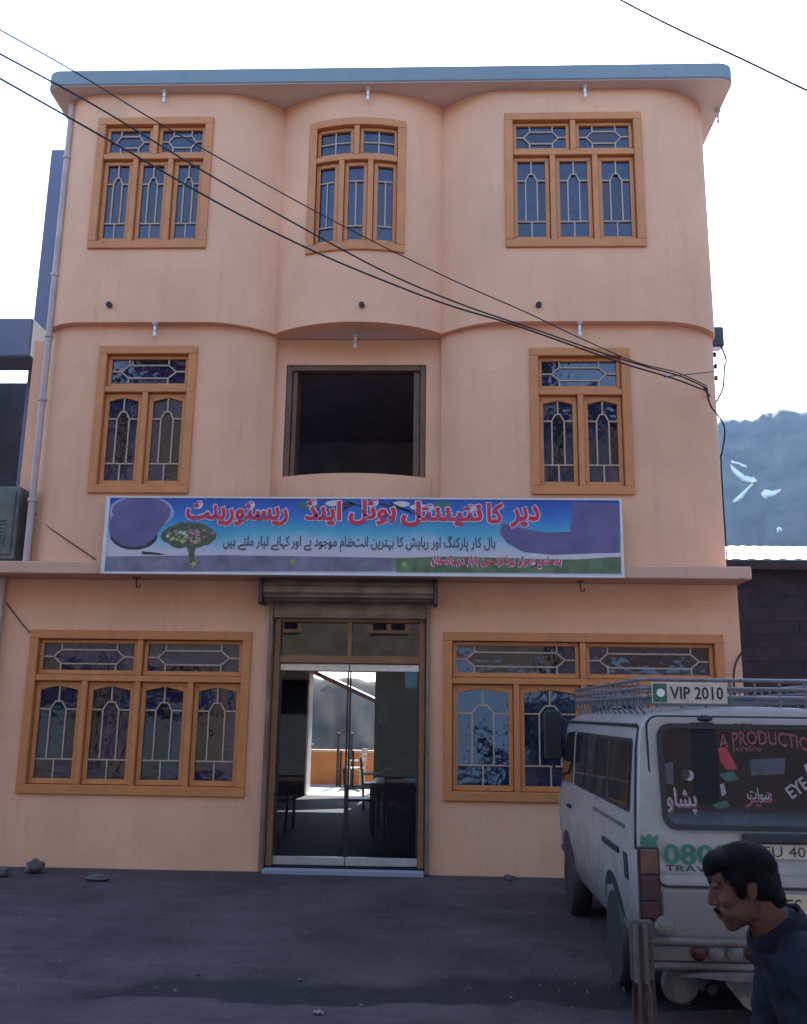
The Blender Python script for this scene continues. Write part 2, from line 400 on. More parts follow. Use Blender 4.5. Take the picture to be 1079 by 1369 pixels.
SUNPALE = mat('sunlit_pale_road', (.66, .64, .60), .9, .1, .3)  # pale tone paints in the sunlight on roads and patches
for name, up, lo in (('hill_road', [(976, 622), (984, 629), (994, 636), (1004, 640), (1013, 639)], [(977, 628), (986, 637), (996, 643), (1006, 646), (1013, 645)]),
                     ('hill_road', [(977, 617), (988, 620), (998, 624)], [(977, 619), (988, 622), (998, 625.5)]),
                     ('hill_road', [(1004, 648), (996, 656), (985, 666), (979, 671)], [(1007, 648), (999, 657), (987, 669), (981, 674)]),
                     ('sunlit_patch', [(1016, 662), (1022, 656), (1032, 658), (1044, 655)], [(1015, 665), (1024, 664), (1034, 663), (1044, 658)]),
                     ('sunlit_patch', [(1038, 707), (1042, 706), (1045, 708)], [(1038, 711), (1042, 712), (1045, 711)])):
    A = [on_hill(*p) for p in up]; B = [on_hill(*p) for p in lo]; m_ = MB(); n_ = len(A)
    T = Vector((0, 0, 3.0))     # strips hug the slope; no level tread catches the sun
    pts = []
    for a, b in zip(A, B): pts += [a+Vector((0, -.3, .3)), b+Vector((0, -.3, .3)), b+Vector((0, .5, -.8)), a+Vector((0, .8, -.4))]
    m_.add(pts, [(4*i+q, 4*i+4+q, 4*i+4+(q+1) % 4, 4*i+(q+1) % 4) for i in range(n_-1) for q in range(4)])
    obj(name, m_, SUNPALE, kind='structure')

# ================================================================== HOTEL
hotel = empty('hotel_building', (-.8, 0, 0), label='three storey peach hotel with curved upper bays and wooden windows', cat='building')
def wall(mb, prof, z0, z1, holes, th):
    xs = []
    P = [Vector((x, y)) for x, y in prof]
    cuts = sorted({h for ho in holes for h in ho[:2]})
    Q = []
    for i, p in enumerate(P):
        Q.append(p)
        if i+1 < len(P):
            q = P[i+1]
            if q.x-p.x > 1e-4:
                for c in cuts:
                    if p.x+1e-4 < c < q.x-1e-4: Q.append(p.lerp(q, (c-p.x)/(q.x-p.x)))
    P = Q; n = len(P)
    zs = sorted({z0, z1, *[h for ho in holes for h in ho[2:]]}); nz_ = len(zs)
    N = []
    for i in range(n):
        t = (P[min(i+1, n-1)]-P[max(i-1, 0)]).normalized(); N.append(Vector((t.y, -t.x)))
    F = [[(P[i].x, P[i].y, z) for z in zs] for i in range(n)]
    B = [[(P[i].x-N[i].x*th, P[i].y-N[i].y*th, z) for z in zs] for i in range(n)]
    k = len(mb.v)
    idx = lambda side, i, j: (side*n+i)*nz_+j
    vs_ = [p for S in (F, B) for row in S for p in row]; fs_ = []
    def solid(i, j):
        if not (0 <= i < n-1 and 0 <= j < nz_-1): return False
        cx, cy, cz = (P[i].x+P[i+1].x)/2, (P[i].y+P[i+1].y)/2, (zs[j]+zs[j+1])/2
        return not any(h[0] < cx < h[1] and h[2] < cz < h[3] and cy < 2 for h in holes)
    for i in range(n-1):
        for j in range(nz_-1):
            if not solid(i, j): continue
            fs_.append((idx(0, i, j), idx(0, i+1, j), idx(0, i+1, j+1), idx(0, i, j+1)))
            fs_.append((idx(1, i, j), idx(1, i, j+1), idx(1, i+1, j+1), idx(1, i+1, j)))
            for di, dj, e in ((-1, 0, ((i, j), (i, j+1))), (1, 0, ((i+1, j), (i+1, j+1))), (0, -1, ((i, j), (i+1, j))), (0, 1, ((i, j+1), (i+1, j+1)))):
                if not solid(i+di, j+dj): (a, b), (c, d) = e; fs_.append((idx(0, a, b), idx(0, c, d), idx(1, c, d), idx(1, a, b)))
    mb.add(vs_, fs_); return mb
XL, XR, YB = -5.14, 3.55, 9.4
def arc(cx, cy, rx, ry, a0, a1, n): return [(cx+rx*math.cos(R(lerp(a0, a1, i/n))), cy+ry*math.sin(R(lerp(a0, a1, i/n)))) for i in range(n+1)]
V0, V1 = -2.12, .03          # valleys between the bays
def bays(y0, depth, centre=None):
    p = [(XL, YB)]+arc(XL+.62, y0+.55, .62, .55, 180, 270, 12)
    p += [(-2.95+.083*i, y0+depth*(i/10)**2) for i in range(11)]
    if centre is None:
        m_, h = (V0+V1)/2, (V1-V0)/2
        p += [(m_+h*u, y0+depth-depth*(1-u*u)**.85) for u in [-.95+.1*i for i in range(20)]]
    else: p += [(V0+.02, centre), (V1-.02, centre)]
    p += [(V1+.083*i, y0+depth*(1-i/10)**2) for i in range(11)]
    p += arc(XR-.92, y0+.6, .92, .6, 270, 360, 14)+[(XR, YB)]
    return p
Y3, Y2, YC = -.45, -.34, .12
prof3 = bays(Y3, .38); prof2 = bays(Y2, .36, YC)
def yof(prof):
    fr = [p for p in prof if p[1] < 2]
    def f(x):
        for a, b in zip(fr, fr[1:]):
            if a[0] <= x <= b[0] and b[0] > a[0]: return lerp(a[1], b[1], (x-a[0])/(b[0]-a[0]))
        return fr[0][1]
    return f
y3, y2, y1 = yof(prof3), yof(prof2), (lambda x: 0.0)
WIN = {'TL': (-4.53, -2.99, 7.58, 9.47), 'TC': (-1.73, -.45, 7.55, 9.44), 'TR': (.835, 2.60, 7.57, 9.48),
       'ML': (-4.29, -3.04, 4.38, 6.29), 'MR': (1.12, 2.35, 4.39, 6.26), 'BL': (-4.96, -2.245, .82, 2.74), 'BR': (.075, 3.39, .82, 2.765)}
def hole(k, e=.012): a = WIN[k]; return (a[0]+e, a[1]-e, a[2]+e, a[3]-e)
obj('ground_floor_wall', wall(MB(), [(-5.42, YB), (-5.42, 0), (3.60, 0), (3.60, YB)], -.15, 3.366, [hole('BL'), hole('BR'), (-1.99, -.13, -.2, 3.02)], .24), PEACH, hotel)
OP = (-1.985, -.165, 4.66, 6.225)
obj('first_floor_wall', wall(MB(), prof2, 3.523, 6.572, [hole('ML'), hole('MR'), OP], .22), PEACH, hotel, smooth=True)
obj('side_return_wall', MB().box(-5.36, -5.146, .12, 4.0, 3.525, 6.56), PEACH, hotel)
obj('second_floor_wall', wall(MB(), prof3, 6.575, 9.838, [hole('TL'), hole('TC'), hole('TR')], .22), PEACH, hotel, smooth=True)
def inset(prof, d):
    P = [Vector(p) for p in prof]; o = []
    for i, p in enumerate(P):
        t = (P[min(i+1, len(P)-1)]-P[max(i-1, 0)]).normalized(); o.append((p.x-t.y*d, p.y+t.x*d))
    return o
obj('floor_slab', MB().prism(inset(prof3, .02), lambda u, v, t: (u, v, t), 6.58, 6.72), SOFF, hotel)
rp = arc(-5.05, -.46, .16, .16, 180, 270, 6)+arc(3.60, -.44, .18, .18, 270, 360, 6)+[(3.78, 9.7), (-5.21, 9.7)]
obj('roof_slab', MB().prism(rp, lambda u, v, t: (u, v, t), 9.842, 9.849), SOFF, hotel)
rp2 = arc(-5.05, -.46, .175, .175, 180, 270, 6)+arc(3.60, -.44, .195, .195, 270, 360, 6)+[(3.795, 9.715), (-5.225, 9.715)]
obj('roof_fascia', MB().prism(rp2, lambda u, v, t: (u, v, t), 9.851, 10.075), FASC, hotel, bevel=.015)
obj('ledge_slab', MB().box(-5.95, 3.635, -.45, .3, 3.37, 3.52), SLABP, hotel, bevel=.012)
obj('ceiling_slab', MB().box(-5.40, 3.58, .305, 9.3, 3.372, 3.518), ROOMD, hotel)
# middle balcony: bowed parapet, dark room behind the opening
bow = [(lerp(-2.06, -.09, i/16), YC-.012-.26*(1-(2*i/16-1)**2)) for i in range(17)]+[(-.09, YC+.215), (-2.06, YC+.215)]
obj('parapet', MB().prism(bow, lambda u, v, t: (u, v, t), 3.524, 4.70), PEACH, hotel, smooth=True)
rm = MB().box(-3.0, 1.0, 4.6, 4.75, 3.53, 6.56).box(-3.15, -3.0, .4, 4.75, 3.53, 6.56).box(1.0, 1.15, .4, 4.75, 3.53, 6.56)
rm.box(-3.0, 1.0, .4, 4.6, 3.525, 3.56).box(-3.0, 1.0, .4, 4.6, 6.50, 6.565)
obj('balcony_room', rm, ROOMB, hotel)
j = MB().box(OP[0]+.003, OP[0]+.075, YC+.02, YC+.20, 4.702, OP[3]-.004).box(OP[1]-.075, OP[1]-.003, YC+.02, YC+.20, 4.702, OP[3]-.004)
j.box(OP[0]+.076, OP[1]-.076, YC+.02, YC+.20, OP[3]-.075, OP[3]-.004)
obj('opening_frame', j, DARKWOOD, hotel, bevel=.006)
obj('folded_shutter', MB().box(OP[0]+.08, OP[0]+.14, YC+.06, YC+.42, 4.702, OP[3]-.08), DARKWOOD, hotel, bevel=.005)
obj('folded_shutter', MB().box(OP[1]-.16, OP[1]-.08, YC+.06, YC+.5, 4.702, OP[3]-.08), DARKWOOD, hotel, bevel=.005)
# roof edge and rear of the house
RD = (aty(406, 980, YB-.25).x, aty(504, 980, YB-.25).x)    # rear door opening
rw = MB().box(-5.18, RD[0], YB-.25, YB, -.1, 3.36).box(RD[1], 3.36, YB-.25, YB, -.1, 3.36).box(RD[0], RD[1], YB-.25, YB, 2.74, 3.36)
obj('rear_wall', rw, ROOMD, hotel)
obj('rear_upper_wall', MB().box(-4.9, 3.22, YB-.26, YB-.02, 3.525, 9.838), PEACH, hotel)
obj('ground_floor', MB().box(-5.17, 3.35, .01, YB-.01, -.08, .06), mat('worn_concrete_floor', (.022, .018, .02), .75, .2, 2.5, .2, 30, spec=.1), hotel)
# ---- windows
def window(key, yf, ntop, nsash, style, dark=0):
    x0, x1, z0, z1 = WIN[key]; curved = key == 'TC'; nx = 8 if curved else 1
    mp = lambda x, d, z: Vector((x, yf(x)-d, z))
    fr = MB(); bw = .105; D0, D1 = -.14, .035
    B = lambda a, b, c, d, e0=D0, e1=D1, m_=None: (m_ or fr).box(a, b, e0, e1, c, d, nx, mp)
    tz1 = z1-bw; tz0 = tz1-.43; rz0 = tz0-.075; sz1 = rz0; sz0 = z0+bw
    B(x0, x1, z1-bw, z1); B(x0, x1, z0, z0+bw); B(x0, x0+bw, z0+bw, z1-bw); B(x1-bw, x1, z0+bw, z1-bw)
    B(x0+bw, x1-bw, rz0, tz0, D0, D1-.012)
    mw = .07; cells = []
    def row(n, a, b, kind):
        W = (x1-x0-2*bw-(n-1)*mw)/n
        for i in range(n):
            l_ = x0+bw+i*(W+mw); cells.append((l_, l_+W, a, b, kind))
            if i: fr.box(l_-mw, l_, D0, D1-.014, a, b, max(1, nx//4), mp)
    row(ntop, tz0, tz1, 'T'); row(nsash, sz0, sz1, 'S')
    W_ = obj('window', fr, WOOD, hotel, bevel=.006)
    # moulded outer lip
    for ci, (a, b, c, d, kind) in enumerate(cells):
        sw = .05 if kind == 'T' else .058
        sash = MB(); E0, E1 = -.11, -.035
        S = lambda p, q, r, s_: sash.box(p, q, E0, E1, r, s_, max(1, nx//2), mp)
        g = .006
        S(a+g, b-g, d-sw, d-g); S(a+g, b-g, c+g, c+sw*1.15); S(a+g, a+sw, c+sw*1.15, d-sw); S(b-sw, b-g, c+sw*1.15, d-sw)
        ga, gb, gc, gd = a+sw, b-sw, c+sw*1.15, d-sw; Wd, Hd = gb-ga, gd-gc
        L = lambda u, v: (ga+u, gc+v)
        polys = []
        if kind == 'T' and style != 'grid':
            q = min(.5*Hd, .2*Wd); i0, i1 = q*1.35, Wd-q*1.35; p0, p1 = q*.75, Wd-q*.75; h1, h2 = Hd*.24, Hd*.76
            polys = [[(p0, Hd/2), (i0, h1), (i1, h1), (p1, Hd/2), (i1, h2), (i0, h2)],
                     [(0, 0), (i0, 0), (i0, h1), (p0, Hd/2), (0, Hd/2)], [(0, Hd/2), (p0, Hd/2), (i0, h2), (i0, Hd), (0, Hd)],
                     [(i1, 0), (Wd, 0), (Wd, Hd/2), (p1, Hd/2), (i1, h1)], [(p1, Hd/2), (Wd, Hd/2), (Wd, Hd), (i1, Hd), (i1, h2)],
                     [(i0, 0), (i1, 0), (i1, h1), (i0, h1)], [(i0, h2), (i1, h2), (i1, Hd), (i0, Hd)]]
        elif kind == 'T':
            polys = [[(i*Wd/2, k*Hd/2), ((i+1)*Wd/2, k*Hd/2), ((i+1)*Wd/2, (k+1)*Hd/2), (i*Wd/2, (k+1)*Hd/2)] for i in (0, 1) for k in (0, 1)]
        elif style == 'grid':
            h1, h2 = .19*Hd, .8*Hd
            polys = [[(0, 0), (Wd, 0), (Wd, h1), (0, h1)], [(0, h1), (Wd/2, h1), (Wd/2, h2), (0, h2)], [(Wd/2, h1), (Wd, h1), (Wd, h2), (Wd/2, h2)], [(0, h2), (Wd, h2), (Wd, Hd), (0, Hd)]]
        else:
            h1, h2, h3 = .205*Hd, .745*Hd, .83*Hd; a0, a1, m_ = Wd*.29, Wd*.71, Wd/2; c0, c1 = Wd*.41, Wd*.59
            ar = .045*Hd if style == 'arch' else 0
            polys = [[(0, 0), (m_, 0), (m_, h1), (0, h1)], [(m_, 0), (Wd, 0), (Wd, h1), (m_, h1)],
                     [(a0, h1), (a1, h1), (a1, h2), (c1, h3), (c0, h3), (a0, h2)], [(0, h1), (a0, h1), (a0, h2), (0, h2)], [(a1, h1), (Wd, h1), (Wd, h2), (a1, h2)],
                     [(0, h2), (a0, h2), (c0, h3), (m_, h3), (m_, Hd), (m_*.45, Hd-ar*.5), (0, Hd-ar)], [(Wd, h2), (a1, h2), (c1, h3), (m_, h3), (m_, Hd), (Wd-m_*.45, Hd-ar*.5), (Wd, Hd-ar)]]
            if ar:
                for sg in (0, 1):
                    tri = [(0, Hd-ar), (m_*.45, Hd-ar*.5), (m_, Hd), (m_, Hd+.012), (0, Hd+.012)]
                    if sg: tri = [(Wd-u, v) for u, v in tri]
                    sash.prism([L(u, v) for u, v in tri], lambda u, v, t: mp(u, t, v), E0+.004, E1-.003)
        obj('sash', sash, SASHW, W_, bevel=.005)
        bars = MB(); done = set(); bwid = .0082
        for pk, po in enumerate(polys):
            for p, q in zip(po, po[1:]+po[:1]):
                key_ = tuple(sorted([(round(p[0], 3), round(p[1], 3)), (round(q[0], 3), round(q[1], 3))]))
                if key_ in done: continue
                if kind == 'S' and abs(p[1]-q[1]) < 1e-4 and ((pk == 0 or (pk == 1 and style != 'grid')) and abs(p[1]-h1) < 1e-4 or (style == 'grid' and pk == 3 and abs(p[1]-h2) < 1e-4)): continue
                done.add(key_)
                onb = lambda i, v: abs(p[i]-v) < 1e-3 and abs(q[i]-v) < 1e-3
                if onb(0, 0) or onb(0, Wd) or onb(1, 0) or onb(1, Hd): continue
                if style == 'arch' and p[1] > .9*Hd and q[1] > .9*Hd: continue
                dx, dz = q[0]-p[0], q[1]-p[1]; ln = math.hypot(dx, dz)
                if ln < 1e-4: continue
                nxx, nzz = -dz/ln*bwid, dx/ln*bwid
                bars.prism([L(p[0]+nxx, p[1]+nzz), L(q[0]+nxx, q[1]+nzz), L(q[0]-nxx, q[1]-nzz), L(p[0]-nxx, p[1]-nzz)], lambda u, v, t: mp(u, t, v), -.085+.0004*len(done), -.056+.0005*len(done))
        obj('glazing_bars', bars, BARM, W_)
        for pi, po in enumerate(polys):
            pm = MB(); tl = random.uniform(-.004, .004); tl2 = random.uniform(-.004, .004)
            pm.prism([L(u, v) for u, v in po], lambda u, v, t: mp(u, t+tl*(u-ga)/Wd+tl2*(v-gc)/Hd, v), -.078, -.072)
            rr = random.random()
            mi = 0 if rr < .5 else 1 if rr < .7 else 2 if rr < .85 else 4 if rr < .94 else 3
            if style == 'arch' and kind == 'S' and pi == 2 and random.random() < .5: mi = 2
            obj('pane', pm, PANES[mi], W_)
    return W_
tag(window('TL', y3, 2, 3, 'plain'), 'three light wooden window of the left top bay')
tag(window('TC', y3, 2, 3, 'grid'), 'narrow bowed window with plain square panes')
tag(window('TR', y3, 2, 3, 'plain'), 'wide three light wooden window of the right top bay')
tag(window('ML', y2, 1, 2, 'arch'), 'two light wooden window above the sign')
tag(window('MR', y2, 1, 2, 'arch'), 'two light wooden window beside the cables')
tag(window('BL', y1, 2, 4, 'arch'), 'four light ground floor window beside the entrance')
tag(window('BR', y1, 2, 4, 'arch'), 'four light ground floor window behind the van')
# ---- entrance
DX0, DX1, DY = -1.975, -.145, .10
fr = MB().box(DX0, DX0+.07, .02, .20, .062, 2.95).box(DX1-.07, DX1, .02, .20, .062, 2.95)
fr.box(DX0+.07, DX1-.07, .025, .195, 2.38, 2.47).box(DX0+.07, DX1-.07, .025, .195, 2.87, 2.95).box(-1.085, -1.035, .03, .19, 2.47, 2.87)
tr = obj('entrance_frame', fr, mat('entrance_wood', (.30, .135, .05), .5, .2, 5, .1, 50), hotel, bevel=.006)
obj('pane', MB().box(DX0+.07, -1.085, .10, .106, 2.47, 2.87), TGLASS, tr); obj('pane', MB().box(-1.035, DX1-.07, .10, .106, 2.47, 2.87), TGLASS, tr)
obj('lintel_board', MB().box(DX0+.003, DX1-.003, .0, .21, 2.953, 3.018), SLABP, hotel)
for s, (a, b) in enumerate(((DX0+.074, -1.064), (-1.056, DX1-.074))):
    d = obj('entrance_door', MB().box(a, a+.022, DY, DY+.04, .16, 2.29).box(b-.022, b, DY, DY+.04, .16, 2.29), DALU, hotel, bevel=.003)
    obj('top_rail', MB().box(a, b, DY-.006, DY+.046, 2.29, 2.374), ALU, d, bevel=.004)
    obj('bottom_rail', MB().box(a, b, DY-.006, DY+.046, .068, .16), ALU, d, bevel=.004)
    obj('pane', MB().box(a+.022, b-.022, DY+.016, DY+.024, .16, 2.29), DGLASS, d)
    hx = (b-.07) if s == 0 else (a+.07)
    obj('door_handle', MB().tube([(hx, DY, .95), (hx, DY-.05, .97), (hx, DY-.05, 1.33), (hx, DY, 1.35)], .011, 8), DALU, d, smooth=True)
# rolled shutter above the entrance
shx = (-2.13, .0)
sh = obj('roller_shutter', MB().lathe([(.02, 0), (.135, .0), (.135, shx[1]-shx[0]-.1), (.02, shx[1]-shx[0]-.1)], (shx[0]+.05, -.17, 3.225), 'x', 24), SHUT, hotel, smooth=True)
for k in range(15):      # visible coils of slats round the roll
    a = 2*math.pi*k/15; y_, z_ = -.17+.139*math.cos(a), 3.225+.139*math.sin(a); t_ = (-math.sin(a), math.cos(a)); q = .026
    pr = [(y_-t_[0]*q, z_-t_[1]*q), (y_+math.cos(a)*.010, z_+math.sin(a)*.010), (y_+t_[0]*q, z_+t_[1]*q), (y_-math.cos(a)*.008, z_-math.sin(a)*.008)]
    obj('slat', MB().prism(pr, lambda u, v, t: (t, u, v), shx[0]+.06, shx[1]-.06), SHUT, sh)
for xa in (shx[0], shx[1]-.045):
    obj('end_plate', MB().prism([(-.335, 3.07), (-.335, 3.33), (-.30, 3.362), (-.004, 3.362), (-.004, 3.06), (-.30, 3.045)], lambda u, v, t: (t, u, v), xa, xa+.045), SHUTD, sh, bevel=.008)
obj('bottom_slat', MB().box(DX0-.01, DX1+.01, -.06, -.03, 2.94, 3.10).box(DX0-.01, DX1+.01, -.068, -.022, 2.915, 2.94), SHUT, sh, bevel=.004)
for xa in (DX0-.06, DX1+.012):
    obj('guide_rail', MB().box(xa, xa+.048, -.075, -.004, .01, 3.04), SHUT, sh, bevel=.004)
obj('threshold', MB().box(DX0-.005, DX1+.005, -.13, -.003, -.05, .05), CONC, hotel, bevel=.01)
# drain spouts through the second-floor wall
for px, py in ((147, 408), (484, 408), (720, 408)):
    p = aty(px, py, Y3); yy = y3(p.x)
    sp = obj('drain_spout', MB().tube([(p.x, yy+.06, p.z), (p.x, yy-.05, p.z-.008)], .036, 14), mat('rusty_pipe', (.12, .06, .04), .8, .3, 20), hotel, smooth=True)
    obj('bore', MB().cyl((p.x, yy-.0515, p.z-.009), (p.x, yy-.053, p.z-.009), .026, 12), BLACK, sp)
# ---- interior of the restaurant, seen through the door
def chair(name, loc, rz, m, lab, grp):
    c = empty(name, loc, rz, label=lab, cat='chair', group=grp)
    for sx in (-1, 1):
        obj('leg', MB().box(sx*.19-.018, sx*.19+.018, -.20, -.165, 0, .44), m, c, local=True)
        obj('leg', MB().prism([(.165, 0), (.20, 0), (.215, .45), (.27, .92), (.235, .92), (.18, .45)], lambda u, v, t: (t, u, v), sx*.19-.018, sx*.19+.018), m, c, local=True)
        obj('armrest', MB().box(sx*.2-.02, sx*.2+.02, -.2, .22, .62, .645).box(sx*.2-.014, sx*.2+.014, -.195, -.165, .445, .62), m, c, local=True)
    obj('seat', MB().box(-.215, .215, -.215, .2, .44, .475), m, c, local=True, bevel=.008)
    for z in (.60, .72, .84): obj('back_slat', MB().prism([(.205+(z-.5)*.12, z), (.225+(z-.5)*.12, z), (.235+(z-.5)*.12, z+.075), (.215+(z-.5)*.12, z+.075)], lambda u, v, t: (t, u, v), -.172, .172), m, c, local=True)
    return c
CHW = mat('dark_chair_wood', (.05, .03, .022), .4, .2, 8); CHP = mat('cream_chair_plastic', (.62, .55, .44), .4, .06, 8)
TBM = mat('table_laminate', (.20, .13, .08), .3, .15, 5)
def table(loc, lab):
    t = empty('dining_table', loc, 0, label=lab, cat='table', group='restaurant tables')
    obj('tabletop', MB().box(-.42, .42, -.65, .65, .71, .745), TBM, t, local=True, bevel=.006)
    for sx in (-1, 1):
        for sy in (-1, 1): obj('leg', MB().box(sx*.36-.025, sx*.36+.025, sy*.58-.025, sy*.58+.025, 0, .71), CHW, t, local=True)
tl = ['dark restaurant table inside the left of the doorway', 'dark restaurant table inside the right of the doorway', 'dark restaurant table deep inside on the left', 'dark restaurant table deep inside on the right']
for i, (x, y) in enumerate(((-3.0, 3.2), (-.55, 3.4), (-3.9, 6.3), (-.55, 6.6))):
    table((x, y, .06), tl[i])
    ph = tl[i].replace('dark restaurant table', 'the table')
    for k, (dx, dy, rz) in enumerate(((.0, -.85, math.pi), (.0, .85, 0), (.62 if x < -2 else -.62, .05, -math.pi/2 if x < -2 else math.pi/2))):
        chair('dining_chair', (x+dx, y+dy, .06), rz+random.uniform(-.15, .15), CHW, 'dark chair '+('on the street side of ', 'on the yard side of ', 'on the aisle side of ')[k]+ph, 'restaurant chairs')
# rear doorway and yard
obj('rear_door_frame', MB().box(RD[0]+.002, RD[0]+.06, YB-.24, YB+.02, .062, 2.735).box(RD[1]-.06, RD[1]-.002, YB-.24, YB+.02, .062, 2.735).box(RD[0]+.06, RD[1]-.06, YB-.24, YB+.02, 2.67, 2.735), DARKWOOD, hotel, bevel=.005)
rdl = obj('rear_door', MB().box(RD[0]-.01, RD[0]+.032, YB+.03, YB+.85, .08, 2.66), mat('white_door_paint', (.78, .76, .72), .4, .05, 6), hotel, bevel=.004)
obj('door_handle', MB().tube([(RD[0]+.034, YB+.75, 1.1), (RD[0]+.08, YB+.75, 1.1), (RD[0]+.08, YB+.64, 1.1)], .01, 6), ALU, rdl)
obj('notice_sheet', MB().box(RD[1]+.04, RD[1]+.24, YB-.257, YB-.252, 1.55, 2.25), mat('white_paper', (.80, .80, .82), .6, .03, 8), label='white paper notice pinned beside the rear doorway', cat='notice')
obj('yard_paving', MB().box(-7, 4.5, YB+.01, 13.6, -.05, .03), mat('pale_yard_concrete', (.50, .47, .42), .9, .12, 1.5, .2, 20), kind='structure')
yw = obj('yard_wall', MB().box(-7, 4.5, 13.0, 13.18, .0, .80), mat('orange_yard_paint', (.72, .29, .06), .7, .15, 2, .1, 30), label='low orange yard wall beyond the rear doorway', cat='wall')
obj('coping', MB().box(-7.02, 4.52, 12.97, 13.21, .80, .87), mat('cream_coping', (.66, .50, .30), .7, .1, 3), yw, bevel=.01)
chair('yard_chair', (aty(474, 1040, 12).x, 12.0, .03), R(-70), CHP, 'cream armchair standing in the sunny rear yard', None)
for i, px in enumerate((451, 469)):
    p = aty(px, 1040, 12.4); obj('iron_post', MB().cyl((p.x, 12.4, .02), (p.x, 12.4, 1.25), .035, 10).ell((p.x, 12.4, 1.27), .045), BLACK, label=('short black iron post in the rear yard, away from the armchair', 'short black iron post in the rear yard, close to the armchair')[i], cat='post', group='iron posts in the rear yard', smooth=True)
ln = empty('lean_to', (-.4, 11.2, .03), label='sloping lean-to roof over the rear yard beside the doorway', cat='lean-to')
a, b = aty(412, 893, 11.6), aty(482, 926, 11.6)
sl = (b-a)*1.9; q = [a-sl*.25, a-sl*.25+sl]
obj('roof_sheet', MB().prism([(q[0].x, q[0].z), (q[1].x, q[1].z), (q[1].x, q[1].z+.05), (q[0].x, q[0].z+.05)], lambda u, v, t: (u, t, v), YB+.05, 11.6), DARKWOOD, ln)
obj('beam', MB().prism([(q[0].x, q[0].z-.09), (q[1].x, q[1].z-.09), (q[1].x, q[1].z-.004), (q[0].x, q[0].z-.004)], lambda u, v, t: (u, t, v), 11.45, 11.55), DARKWOOD, ln)
obj('post', MB().box(q[1].x-.12, q[1].x-.03, 11.45, 11.55, .03, q[1].z-.05), DARKWOOD, ln)
# ================================================================== SIGN BOARD
SX0, SX1, SZ0, SZ1, SY = -3.985, 2.16, 3.365, 4.305, -.50
sign = empty('sign_board', (-.91, SY, SZ0), label='long blue hotel sign with red Urdu lettering above the entrance', cat='sign')
def sign_mat():
    m = bpy.data.materials.new('printed_sign_sky'); m.use_nodes = True
    n = m.node_tree.nodes; l = m.node_tree.links; b = n['Principled BSDF']; b.inputs['Roughness'].default_value = .45
    tc = n.new('ShaderNodeTexCoord'); sp = n.new('ShaderNodeSeparateXYZ'); l.new(tc.outputs['Object'], sp.inputs[0])
    z = n.new('ShaderNodeTexNoise'); z.inputs['Scale'].default_value = 1.6; z.inputs['Detail'].default_value = 5; l.new(tc.outputs['Object'], z.inputs[0])
    a = n.new('ShaderNodeMath'); a.operation = 'MULTIPLY_ADD'; l.new(z.outputs['Fac'], a.inputs[0]); a.inputs[1].default_value = .34
    d = n.new('ShaderNodeMath'); d.operation = 'DIVIDE'; d.inputs[1].default_value = SZ1-SZ0; l.new(sp.outputs['Z'], d.inputs[0])
    e = n.new('ShaderNodeMath'); e.operation = 'SUBTRACT'; e.inputs[1].default_value = .17; l.new(d.outputs[0], e.inputs[0]); l.new(e.outputs[0], a.inputs[2])
    r = n.new('ShaderNodeValToRGB'); el = r.color_ramp.elements
    el[0].position = 0; el[0].color = (.50, .44, .46, 1); el[1].position = 1; el[1].color = (.012, .05, .30, 1)
    for p, c in ((.30, (.55, .50, .52)), (.42, (.34, .46, .55)), (.55, (.07, .36, .46)), (.74, (.025, .17, .46))):
        q = el.new(p); q.color = (*c, 1)
    l.new(a.outputs[0], r.inputs[0]); l.new(r.outputs[0], b.inputs['Base Color']); return m
obj('panel', MB().box(SX0+.045, SX1-.03, SY, SY+.03, SZ0+.025, SZ1-.02), sign_mat(), sign)
WF = mat('white_sign_frame', (.70, .67, .64), .5, .08, 5)
for a in ((SX0, SX0+.045, SZ0, SZ1), (SX1-.03, SX1, SZ0, SZ1)): obj('frame_bar', MB().box(a[0], a[1], SY-.012, SY+.045, a[2], a[3]), WF, sign, bevel=.004)
for a in ((SX0+.045, SX1-.03, SZ0, SZ0+.025), (SX0+.045, SX1-.03, SZ1-.02, SZ1)): obj('frame_bar', MB().box(a[0], a[1], SY-.01, SY+.045, a[2], a[3]), WF, sign, bevel=.004)
for xx in (-3.2, -1.5, .2, 1.6): obj('support_bracket', MB().box(xx-.02, xx+.02, SY+.032, Y2-.0, 4.15, 4.19).box(xx-.02, xx+.02, SY+.032, SY+.06, 3.53, 4.15), CONC, sign)
def spt(px, py): p = aty(px, py, SY); return p.x, p.z
def flat(name, pts, m, lv):
    poly = [spt(*p) for p in pts]
    poly = [(min(max(x, SX0+.048), SX1-.033), min(max(z, SZ0+.028), SZ1-.023)) for x, z in poly]
    obj(name, MB().prism(poly, lambda u, v, t: (u, t, v), SY-.0008*lv-.0006, SY-.0002), m, sign)
def elp(cx, cy, rx, ry, a0=0, a1=360, n=32): return [(cx+rx*math.cos(R(lerp(a0, a1, i/n))), cy+ry*math.sin(R(lerp(a0, a1, i/n)))) for i in range(n+(a1-a0 < 359))]
PUR = mat('print_purple', (.135, .105, .235), .45, .15, 3); PGR = mat('print_green', (.13, .20, .09), .5, .3, 6); PLT = mat('print_pale', (.62, .58, .58), .5, .1, 6)
PDK = mat('print_dark', (.03, .03, .05), .5, .2, 9); PVI = mat('print_violet_band', (.21, .19, .25), .5, .25, 4); PRD = mat('print_red', (.62, .025, .06), .45, .12, 5)
PYE = mat('print_yellow', (.45, .45, .10), .5, .2, 12); PPK = mat('print_pink', (.50, .22, .28), .5, .3, 25, col2=(.28, .12, .14)); PLF = mat('print_leaf', (.10, .13, .06), .5, .4, 30, col2=(.025, .03, .02))
